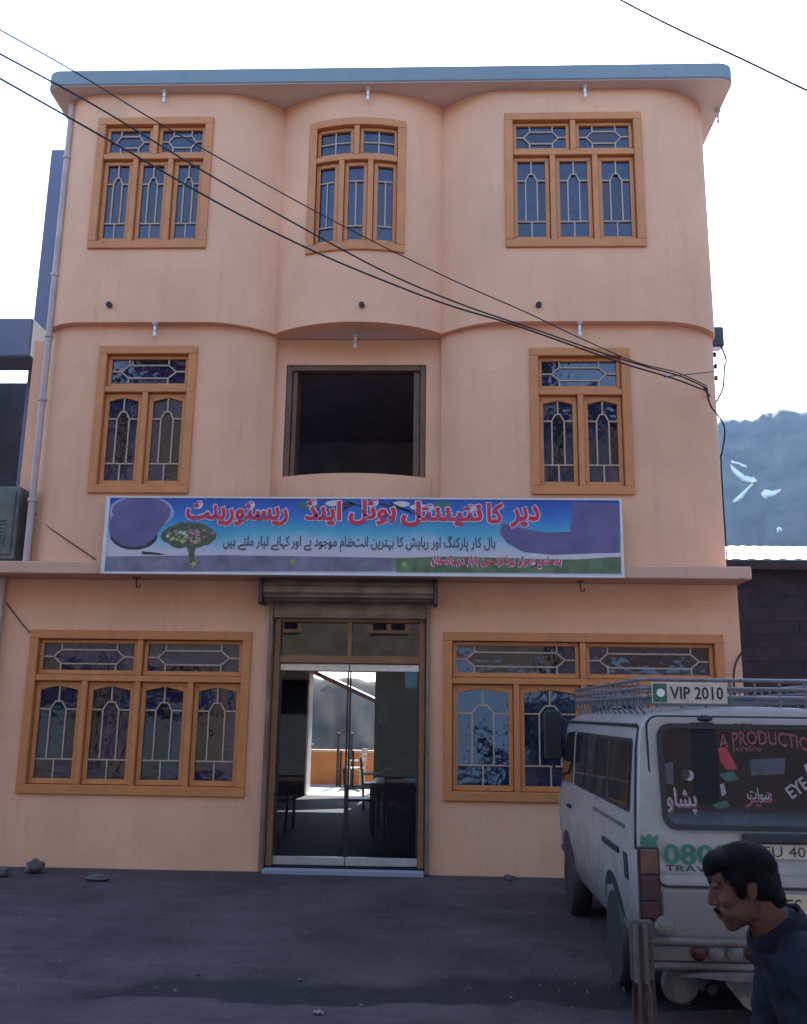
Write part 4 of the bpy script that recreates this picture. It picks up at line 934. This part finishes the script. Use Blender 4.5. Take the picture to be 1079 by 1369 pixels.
# roof rack
RK = mat('rack_paint', (.17, .16, .175), .5, .15, 9)
for z, ii in ((1.93, 0), (1.985, .004), (2.04, .008)):
    ra = [(-.74, -1.86), (-.70, -1.92), (.70, -1.92), (.74, -1.86), (.74, .92), (.70, .98), (-.70, .98), (-.74, .92), (-.74, -1.86)]
    obj('rail', MB().tube([(x, y, z) for x, y in ra], .013, 7), RK, van, local=True, smooth=True)
for k in range(15):
    y = -1.86+k*.199
    for s in (-1, 1): obj('rack_post', MB().tube([(s*.74, y, 2.05), (s*.74, y, 1.86), (s*.70, y, 1.815)], .009, 6), RK, van, local=True)
    obj('rack_slat', MB().box(-.735, .735, y-.03, y+.03, 1.905, 1.918), RK, van, local=True)
for k in range(9):
    x = -.64+k*.16; obj('rack_post', MB().tube([(x, -1.92, 2.05), (x, -1.92, 1.858)], .009, 6), RK, van, local=True)
VB = mat('rack_sign_cream', (.55, .49, .38), .5, .12, 8)
a = aty(872, 941, -5.03); b = aty(971, 914, -5.03)
ax, bx_, az_, bz_ = a.x-2.07, b.x-2.07, a.z+.004, b.z+.004; YS = -1.965
rs_ = obj('rack_sign', MB().box(ax, bx_, YS-.012, YS, az_, bz_), VB, van, local=True, bevel=.003)
obj('green_end', MB().box(ax+.006, ax+.095, YS-.0145, YS-.0125, az_+.008, bz_-.008), mat('sign_green', (.03, .13, .08), .5, .2, 9), rs_, local=True)
obj('crescent', MB().prism(elp(ax+.055, (az_+bz_)/2, .026, .026), lambda u, v, t: (u, t, v), YS-.0165, YS-.015), WHITE, rs_, local=True)
obj('lettering', text_mb('VIP 2010', lambda x, z: (x, YS-.0135, z), ax+.115, bx_-.025, az_+.026, bz_-.026, offset=.02), INK, rs_, local=True)
# hatch furniture: wiper hub, washer nozzle, stickers and lettering on the rear glass
obj('hatch_hinge', MB().ell(rear(-.36, 1.795, .018), (.05, .025, .022)), BLACK, van, local=True, smooth=True)
SK = [mat('sticker_pink', (.24, .055, .085), .5, .2, 20), mat('sticker_white', (.36, .34, .36), .5, .2, 20), mat('sticker_green', (.03, .11, .075), .5, .2, 20), mat('sticker_red', (.40, .03, .035), .5, .2, 20), mat('sticker_grey', (.06, .062, .08), .4, .2, 9)]
def rxz(px, py):
    p = aty(px, py, -5.06); return p.x-2.07, p.z
def glet(s, x0, y0, x1, y1, m, rtl=False, d=.0195, bend=None, off=.01):
    a = rxz(x0, y1); b = rxz(x1, y0)
    obj('sticker_lettering', text_mb(shape(s) if rtl else s, lambda x, z: rear(x, z, d), a[0], b[0], a[1], b[1], offset=off, bend=bend), m, van, local=True)
def arcb(x0, x1, zc, h, sag):
    def f(u, v):
        x = lerp(x0, x1, u); return x, zc+sag*(1-((u-.42)*2)**2)+h*v
    return f
a0, a1 = rxz(958, 985)[0], rxz(1092, 985)[0]; zc = rxz(1010, 1001)[1]
glet('A PRODUCTION', 958, 980, 1092, 1000, SK[0], bend=arcb(a0, a1, zc-.02, .088, .045))
glet('RTS', 980, 967, 1004, 976, SK[0]); glet('service', 976, 997, 1014, 1004, SK[0])
glet('پشاور', 878, 1052, 925, 1086, SK[1], True); glet('پشاور', 880, 1054, 927, 1088, SK[0], True, d=.0190)
glet('دیر', 991, 1057, 1026, 1078, SK[0], True); glet('سوات', 994, 1052, 1025, 1072, SK[1], True, d=.0190)
def deg(ang, cx, cz, w_, h_2):
    def f(u, v):
        x = (u-.5)*w_; z = (v-.5)*h_2; c, s = math.cos(R(ang)), math.sin(R(ang)); return cx+x*c-z*s, cz+x*s+z*c
    return f
cx_, cz_ = rxz(1060, 1052); glet('EYE', 1045, 1045, 1075, 1060, SK[1], bend=deg(32, cx_, cz_, .14, .075), off=.02)
def stick(pts, m, d=.0192): obj('sticker', MB().prism([rxz(*p) for p in pts], lambda u, v, t: rear(u, v, t), .018, d), m, van, local=True)
stick([(957, 1000), (968, 998), (979, 1020), (982, 1028), (968, 1028), (960, 1018)], SK[3])
stick([(998, 1015), (1046, 1013), (1044, 1034), (1000, 1036)], SK[4])
stick([(958, 1034), (976, 1030), (984, 1042), (966, 1044)], SK[2]); stick([(886, 1020), (897, 1018), (897, 1048), (887, 1046)], SK[4])
stick(elp(918, 1036, 6, 7, n=14), SK[1], .0190); stick(elp(913, 1034, 6, 7, n=14), mat('sticker_black', (.02, .02, .025), .5), .0196)  # near-black disc overlaps the pale one, leaving a crescent
stick([(958, 1048), (963, 1046), (966, 1060), (960, 1063)], SK[1]); stick([(947, 1074), (966, 1068), (970, 1076), (955, 1080)], SK[2])
stick([(1070, 1022), (1079, 1018), (1084, 1030), (1074, 1034)], SK[1])
# flat near-black shape laid on the rear glass
stick([(921, 966), (952, 966), (958, 1000), (956, 1068), (948, 1074), (926, 1074), (921, 1050)], mat('near_black_patch', (.004, .004, .006), .8), .0186)
GN = mat('green_signwriting', (.025, .17, .10), .5, .15, 14)
def hlet(s, x0, y0, x1, y1, m, off=.03, rtl=False):
    a = rxz(x0, y1); b = rxz(x1, y0); obj('signwriting', text_mb(shape(s) if rtl else s, lambda x, z: rear(x, z, .0135), a[0], b[0], a[1], b[1], offset=off), m, van, local=True)
hlet('0808', 882, 1126, 969, 1152, GN, .018)
hlet('TRAVELS', 884, 1154, 968, 1161, INK, .0)
leaf = [(853, 1113), (858, 1117), (864, 1112), (868, 1118), (874, 1113), (872, 1124), (876, 1134), (868, 1131), (862, 1137), (858, 1128), (851, 1126)]
obj('painted_leaf', MB().prism([rxz(*p) for p in leaf], lambda u, v, t: rear(u, v, t), .001, .0135), GN, van, local=True)
obj('red_mark', MB().prism([rxz(*p) for p in ((1044, 1122), (1056, 1117), (1066, 1121), (1058, 1128), (1062, 1136), (1048, 1138), (1042, 1130))], lambda u, v, t: rear(u, v, t), .012, .0135), mat('orange_mark', (.50, .14, .08), .5), van, local=True)

# ================================================================== STONES AND LITTER
def stone(px, py, r, seed, lab):
    p = atz(px, py, .0); m_ = MB().ell((0, 0, 0), 1.0, nu=14, nv=9)
    for v in m_.v:
        k = 1+.35*fbm(v.x*1.3+seed, v.y*1.3, v.z*1.3); v *= k; v.x *= r[0]; v.y *= r[1]; v.z = v.z*r[2]
    lo = min(v.z for v in m_.v)
    for v in m_.v: v += Vector((p.x, p.y, gz(p.x, p.y)-lo-.012))
    obj('stone', m_, mat('field_stone', (.12, .105, .10), .9, .3, 14, .4, 40), label=lab, cat='stone', smooth=True)
stone(45, 1168, (.105, .09, .075), 1, 'round grey stone at the foot of the hotel wall')
stone(131, 1178, (.13, .08, .045), 2, 'flat grey stone lying before the hotel wall')
stone(2, 1172, (.09, .08, .05), 5, 'small grey stone at the left end of the hotel wall')
stone(680, 1176, (.07, .06, .03), 9, 'small dark stone against the wall left of the van')
p = atz(425, 1357, .0); cr = MB()
cg = [[(p.x-.03+.012*i+random.uniform(-.003, .003), p.y-.02+.012*k_+random.uniform(-.003, .003), gz(p.x, p.y)+.006+random.uniform(0, .02)) for k_ in range(5)] for i in range(6)]
cr.add([q for r_ in cg for q in r_], [(i*5+k_, i*5+5+k_, i*5+6+k_, i*5+k_+1) for i in range(5) for k_ in range(4)])
o = obj('crumpled_paper', cr, mat('grubby_paper', (.30, .29, .29), .7, .2, 30), label='crumpled white paper scrap on the dusty street', cat='litter')
sm = o.modifiers.new('thick', 'SOLIDIFY'); sm.thickness = .002
rg = random.Random(11); grv = MB()
for k in range(1500):
    x = rg.uniform(-6.5, 3.5); y = rg.choice((rg.uniform(-6, -.1), rg.gauss(-4.2, .35), rg.gauss(-.25, .15)))
    if y > -.03: continue
    r_ = .004+.017*rg.random()**3; z = gz(x, y)
    o8 = [(1, 0, 0), (0, 1, 0), (-1, 0, 0), (0, -1, 0), (0, 0, .7), (0, 0, -.6)]
    grv.add([(x+a*r_*rg.uniform(.6, 1.2), y+b*r_*rg.uniform(.6, 1.2), z+c*r_) for a, b, c in o8], [(0, 1, 4), (1, 2, 4), (2, 3, 4), (3, 0, 4), (1, 0, 5), (2, 1, 5), (3, 2, 5), (0, 3, 5)])
obj('gravel', grv, MATS['field_stone'], kind='stuff', label='loose gravel and grit scattered over the street', cat='gravel')
# ================================================================== HOUSES ACROSS THE STREET (unseen, added behind the camera to block low sky, mirrored in glass)
OW = [mat('dark_brick', (.085, .06, .05), .9, .25, 3, .3, 25), mat('weathered_mud_render', (.10, .085, .07), .9, .25, 2, .3, 20), mat('dark_timber_front', (.06, .045, .038), .85, .25, 4, .2, 20)]  # kept dark so the added row throws back little light
SHD = mat('closed_shop_shutter', (.06, .075, .08), .6, .2, 6)
for i, (xa, xb, h, yy, lab) in enumerate(((-22, -9.2, 10.6, -14.6, 'unseen dark brick shop row added across the street to block low sky'), (-9.0, 3.2, 11.6, -14.9, 'unseen mud rendered house added facing the hotel, part blue for reflections'),
                                          (3.4, 12.2, 10.2, -14.5, 'unseen dark timber house added across the street, blue front for reflections'), (12.4, 24, 10.9, -14.8, 'unseen tall brick house added across the street beyond the blue front'))):
    hs = empty('added_street_house', ((xa+xb)/2, yy, 0), label=lab, cat='building', group='unseen added houses across the street')
    obj('wall', MB().box(xa, xb, yy-6, yy, 0, h), OW[i % 3], hs)
    if i in (1, 2): obj('reflected_blue_front', MB().box((xa+.1 if i == 2 else -.9), xb-.1, yy+.002, yy+.03, .0, 2.7 if i == 2 else 3.1), mat('reflected_blue_paint', (.13, .22, .36), .8, .2, 2), hs)  # blue front and shutters invented so the window glass mirrors blue
    obj('roof', MB().box(xa-.25, xb+.25, yy-6.2, yy+.7, h+.002, h+.22), OW[2], hs, bevel=.02)
    nw = int((xb-xa)/2.6)
    for k in range(nw):
        cx = xa+(k+.5)*(xb-xa)/nw
        obj('shop_shutter', MB().box(cx-.95, cx+.95, yy+.032, yy+.08, .1, 2.5), SHD if i != 2 and not (i == 1 and cx > -1) else mat('reflected_blue_shutter', (.10, .20, .38), .6, .15, 4), hs)
        if i != 2 and not (i == 1 and cx > -2): obj('awning', MB().prism([(.004, 3.0), (1.3, 2.65), (1.3, 2.70), (.004, 3.06)], lambda u, v, t: (t, yy+u, v), cx-1.15, cx+1.15), OW[(i+1) % 3], hs)
        for fz in (4.0, 6.9):
            if fz+1.6 > h: continue
            wn = obj('window', MB().box(cx-.55, cx+.55, yy+.004, yy+.07, fz, fz+1.5), DARKWOOD, hs)
            for s in (-1, 1): obj('pane', MB().box(cx+s*.26-.2, cx+s*.26+.2, yy+.071, yy+.078, fz+.1, fz+1.4), PANES[2], wn)

# ================================================================== PERSON
def remesh(mb, vox, it=4, fac=.5):
    me = bpy.data.meshes.new('tmp'); me.from_pydata([tuple(v) for v in mb.v], [], mb.f)
    bm = bmesh.new(); bm.from_mesh(me); bmesh.ops.recalc_face_normals(bm, faces=bm.faces); bm.to_mesh(me); bm.free()
    o = bpy.data.objects.new('tmp', me); sc.collection.objects.link(o)
    md = o.modifiers.new('r', 'REMESH'); md.mode = 'VOXEL'; md.voxel_size = vox; md.adaptivity = 0
    s_ = o.modifiers.new('s', 'SMOOTH'); s_.iterations = it; s_.factor = fac
    bpy.context.view_layer.update()
    ev = bpy.data.meshes.new_from_object(o.evaluated_get(bpy.context.evaluated_depsgraph_get()))
    q = MB(); q.v = [v.co.copy() for v in ev.vertices]; q.f = [tuple(p.vertices) for p in ev.polygons]
    bpy.data.objects.remove(o); bpy.data.meshes.remove(me); bpy.data.meshes.remove(ev); return q
def chain(mb, pts, rs, n=14):
    """tapered limb with rounded joints"""
    pts = [Vector(p) for p in pts]; P = []; Rr = []
    for i in range(len(pts)-1):
        for k in range(5): P.append(pts[i].lerp(pts[i+1], k/5)); Rr.append(lerp(rs[i], rs[i+1], k/5))
    P.append(pts[-1]); Rr.append(rs[-1])
    mb.tube(P, Rr, n)
    for p, r in zip(pts, rs): mb.ell(p, r*.995, nu=14, nv=8)
    return mb
HC = atd(994, 1187, 2.45); HS = .87               # middle of the head
HYAW, HTILT = R(180-8), R(13)          # looks along -x, head bowed
HM = Matrix.Translation(HC) @ Matrix.Rotation(HYAW, 4, 'Z') @ Matrix.Rotation(HTILT, 4, 'Y') @ Matrix.Scale(HS, 4)
man_base = Vector((HC.x+.60, HC.y-.02, 0))
man = empty('person', man_base, label='man in dark blue shirt with black hair, head bowed, passing the van', cat='person')
def headmb():
    m = MB(); E = m.ell
    E((-.012, 0, .042), (.098, .076, .088)); E((.028, 0, .01), (.066, .064, .092)); E((.012, 0, -.045), (.062, .056, .055))
    E((.045, 0, -.068), (.044, .044, .04)); E((.060, 0, -.092), (.026, .030, .022)); E((.062, 0, .05), (.036, .056, .04))
    E((.070, 0, -.058), (.026, .030, .028))
    for k in range(7):
        t = k/6; E((lerp(.086, .1075, t), 0, lerp(.020, -.022, t)), (lerp(.012, .0105, t), lerp(.0075, .0105, t), lerp(.014, .0095, t)), nu=12, nv=8)
    for s in (-1, 1):
        E((.093, s*.011, -.027), (.011, .008, .008), nu=10, nv=6); E((.080, s*.030, .029), (.014, .026, .009)); E((.062, s*.046, -.016), (.024, .018, .020))
        E((.058, s*.030, -.050), (.03, .022, .03)); E((.02, s*.052, -.055), (.035, .012, .03)); E((.070, s*.031, .008), (.014, .015, .012))
        # ear
        E((-.012, s*.075, .0), (.017, .006, .026), (0, R(-14), 0)); E((-.022, s*.078, .003), (.008, .006, .023), (0, R(-14), 0)); E((-.005, s*.076, -.022), (.008, .006, .009))
    E((.090, 0, -.055), (.012, .021, .0055)); E((.088, 0, -.068), (.012, .019, .0065))
    return m
body = headmb(); body.v = [HM @ v for v in body.v]
Hp = lambda x, y, z: HM @ Vector((x, y, z))
NB = HC+Vector((.075, 0, -.105)); CH = NB+Vector((.13, 0, -.18)); PV = Vector((man_base.x-.02, man_base.y, .86))
chain(body, [Hp(-.03, 0, -.03), Hp(-.045, 0, -.09), NB, CH], [.056, .054, .060, .10])
FW = Vector((-1, 0, 0)); SD = Vector((0, 1, 0))
for k in range(7):
    t = k/6; c = CH.lerp(PV, t); body.ell(c, (lerp(.115, .115, t), lerp(.17, .15, t)-.02*math.sin(t*3.14), .11))
shl = {}
for s in (-1, 1):
    S = NB+Vector((.075, s*.175, -.075)); shl[s] = S
    E_ = S+Vector((.02-s*.03, s*.05, -.28)); W_ = E_+Vector((-.12-s*.05, -s*.01, -.22)); K_ = W_+Vector((-.035, 0, -.075))
    chain(body, [NB+Vector((.03, s*.06, -.05)), S, E_, W_], [.055, .058, .043, .028])
    body.ell(W_.lerp(K_, .6), (.022, .036, .05))
    for f in range(4):
        o_ = (f-1.5)*.018; L = (.060, .072, .068, .052)[f]; a0 = K_+Vector((0, o_, -.01))
        chain(body, [a0, a0+Vector((-.008, 0, -L*.45)), a0+Vector((-.024, 0, -L*.8)), a0+Vector((-.034, 0, -L*.95))], [.0095, .009, .008, .007], 8)
    t0 = W_+Vector((-.02, -s*.028, -.03)); chain(body, [t0, t0+Vector((-.025, -s*.012, -.025)), t0+Vector((-.04, -s*.008, -.05))], [.011, .010, .008], 8)
    hp = PV+Vector((0, s*.09, -.02)); st = s*.24
    kn = hp+Vector((-.10-st*.6, 0, -.40)); an = Vector((kn.x+.10-st*.5, kn.y, .09))
    chain(body, [hp, kn, an], [.085, .058, .04]); chain(body, [an+Vector((.04, 0, -.045)), an+Vector((-.10, 0, -.058)), an+Vector((-.17, 0, -.065))], [.036, .032, .022])
SKIN = mat('brown_skin', (.105, .044, .030), .7, .15, 22, .18, 300, spec=.2)
bo = obj('body', remesh(body, .0048, 3), SKIN, man, smooth=True)
# hair: cap that follows the skull plus short strands
hm = MB(); E = hm.ell
E((-.016, 0, .052), (.101, .080, .082)); E((-.052, 0, .012), (.062, .075, .072)); E((-.072, 0, -.035), (.042, .062, .05)); E((.040, 0, .088), (.058, .064, .036))
E((.068, 0, .078), (.034, .056, .027)); E((.082, .0, .064), (.020, .046, .018))
for s in (-1, 1): E((.016, s*.070, .03), (.022, .014, .034)); E((.014, s*.066, .012), (.012, .009, .030)); E((-.045, s*.066, .008), (.040, .016, .045))
hm = remesh(hm, .004, 12, .6)
for v in hm.v:
    d = (v-Vector((-.01, 0, .02))).normalized(); v += d*(.0012*fbm(v.x*55+v.z*20, v.y*140, v.z*40)+.0015*fbm(v.x*20, v.y*20, v.z*20))
rh = random.Random(4); base = [v.copy() for v in hm.v]
for k in range(7000):
    v = base[rh.randrange(len(base))]; d = (v-Vector((-.01, 0, .015))).normalized()
    flow = Vector((.35 if v.x > .0 else -.5, rh.uniform(-.3, .3)+v.y*2, -.35 if v.x < .03 else -.15)); g = (flow-d*flow.dot(d)).normalized()
    L = rh.uniform(.008, .016); w_ = rh.uniform(.0006, .0011); sdv = g.cross(d).normalized()*w_
    p1 = v+g*L*.5+d*rh.uniform(.0004, .0014); p2 = v+g*L+d*rh.uniform(-.0015, .0014)
    hm.add([v-sdv-d*.002, v+sdv-d*.002, p1+sdv*.8, p1-sdv*.8, p2], [(0, 1, 2, 3), (3, 2, 4)])
hm.v = [HM @ v for v in hm.v]
HAIR = mat('black_hair', (.004, .0035, .004), .7, .3, 90, .3, 400, spec=.1)
obj('hair', hm, HAIR, man, smooth=True)
fm = MB()
for s in (-1, 1):
    for k in range(7): t = k/6; fm.ell((.0925-.022*t*t, s*(.010+.040*t), .034+.006*math.sin(t*3.1)), (.005, .006, .0042), nu=8, nv=6)
    for k in range(6): t = k/5; fm.ell((.0985-.018*t*t, s*(.002+.025*t), -.046-.010*t*t), (.0062, .006, .0058), nu=8, nv=6)
fm.v = [HM @ v for v in fm.v]; obj('facial_hair', fm, HAIR, man, smooth=True)['kind'] = 'stuff'
for s in (-1, 1):
    em = MB().ell((.0775, s*.031, .008), (.0085, .0115, .0078)); em.v = [HM @ v for v in em.v]
    eo = obj('eye', em, mat('eye_white', (.12, .10, .09), .3, .05, 9), man, smooth=True)
    em = MB().ell((.0842, s*.032, .006), (.003, .0052, .0052)); em.v = [HM @ v for v in em.v]; obj('iris', em, BLACK, eo, smooth=True)
    em = MB().ell((.0770, s*.031, .0120), (.0100, .0132, .0055)); em.v = [HM @ v for v in em.v]; obj('eyelid', em, SKIN, eo, smooth=True)
# shirt, trousers, shoes
SHIRT = mat('dark_blue_cloth', (.009, .010, .022), .85, .25, 6, .35, 260, spec=.2)
cm = MB()
chain(cm, [NB+Vector((.018, 0, -.022)), CH], [.084, .140])
for k in range(9):
    t = k/8; c = CH.lerp(PV+Vector((0, 0, -.05)), t); cm.ell(c, (lerp(.142, .150, t), lerp(.20, .185, t), .125))
for s in (-1, 1):
    S = shl[s]; E_ = S+Vector((.02-s*.03, s*.05, -.28)); W_ = E_+Vector((-.12-s*.05, -s*.01, -.22))
    chain(cm, [NB+Vector((.035, s*.055, -.055)), S, E_, W_], [.075, .082, .066, .048])
chain(cm, [PV+Vector((0, 0, -.05)), PV+Vector((.0, 0, -.30))], [.175, .20])
cm = remesh(cm, .008, 5)
for v in cm.v:
    q = v-CH; v += Vector((1, 0, .3)).normalized()*.012*fbm(q.x*5+q.z*3, q.y*6, q.z*14)+Vector((0, 0, 1))*.006*fbm(q.x*16, q.y*18, q.z*9)
obj('shirt', cm, SHIRT, man, smooth=True)
# collar: turned band round the neck
ax = (NB-Hp(-.045, 0, -.09)).normalized(); c0 = NB+Vector((.002, 0, .012)); cl = MB()
u = ax.cross(SD).normalized(); rgv = []
for k in range(33):
    a = 2*math.pi*k/32
    for rr, hh in ((.069, -.042), (.069, .016), (.076, .019), (.084, -.024), (.082, -.045)):
        rgv.append(c0+(u*math.cos(a)*1.05+SD*math.sin(a))*rr-ax*hh*(.8+.35*math.cos(a)))
cl.add(rgv, [(k*5+j_, k*5+5+j_, k*5+6+j_, k*5+1+j_) for k in range(32) for j_ in range(4)]+[(k*5+4, k*5+9, k*5+5, k*5) for k in range(32)])
obj('collar', cl, SHIRT, man, smooth=True)
tm = MB()
for s in (-1, 1):
    hp = PV+Vector((0, s*.09, -.02)); st = s*.24; kn = hp+Vector((-.10-st*.6, 0, -.40)); an = Vector((kn.x+.10-st*.5, kn.y, .09))
    chain(tm, [hp, kn, an+Vector((0, 0, .02))], [.115, .095, .075])
    sm_ = MB(); chain(sm_, [an+Vector((.045, 0, -.040)), an+Vector((-.08, 0, -.045)), an+Vector((-.165, 0, -.052))], [.048, .046, .036])
    for v in sm_.v: v.z = max(v.z, .004)
    obj('shoe', sm_, BLACK, man, smooth=True)
obj('trousers', remesh(tm, .010, 5), mat('grey_trousers', (.10, .095, .09), .85, .2, 8, .3, 200), man, smooth=True)

# ================================================================== HAZE
hz = obj('haze', MB().box(-420, 420, -420, 420, -2.0, 165), None, kind='stuff')
hmt = bpy.data.materials.new('pale_haze'); hmt.use_nodes = True; n = hmt.node_tree.nodes; n.remove(n['Principled BSDF'])
pv = n.new('ShaderNodeVolumePrincipled'); pv.inputs['Color'].default_value = (.34, .58, 1.0, 1); pv.inputs['Density'].default_value = .0002; pv.inputs['Anisotropy'].default_value = .3
hmt.node_tree.links.new(pv.outputs[0], n['Material Output'].inputs['Volume']); hz.data.materials.append(hmt)
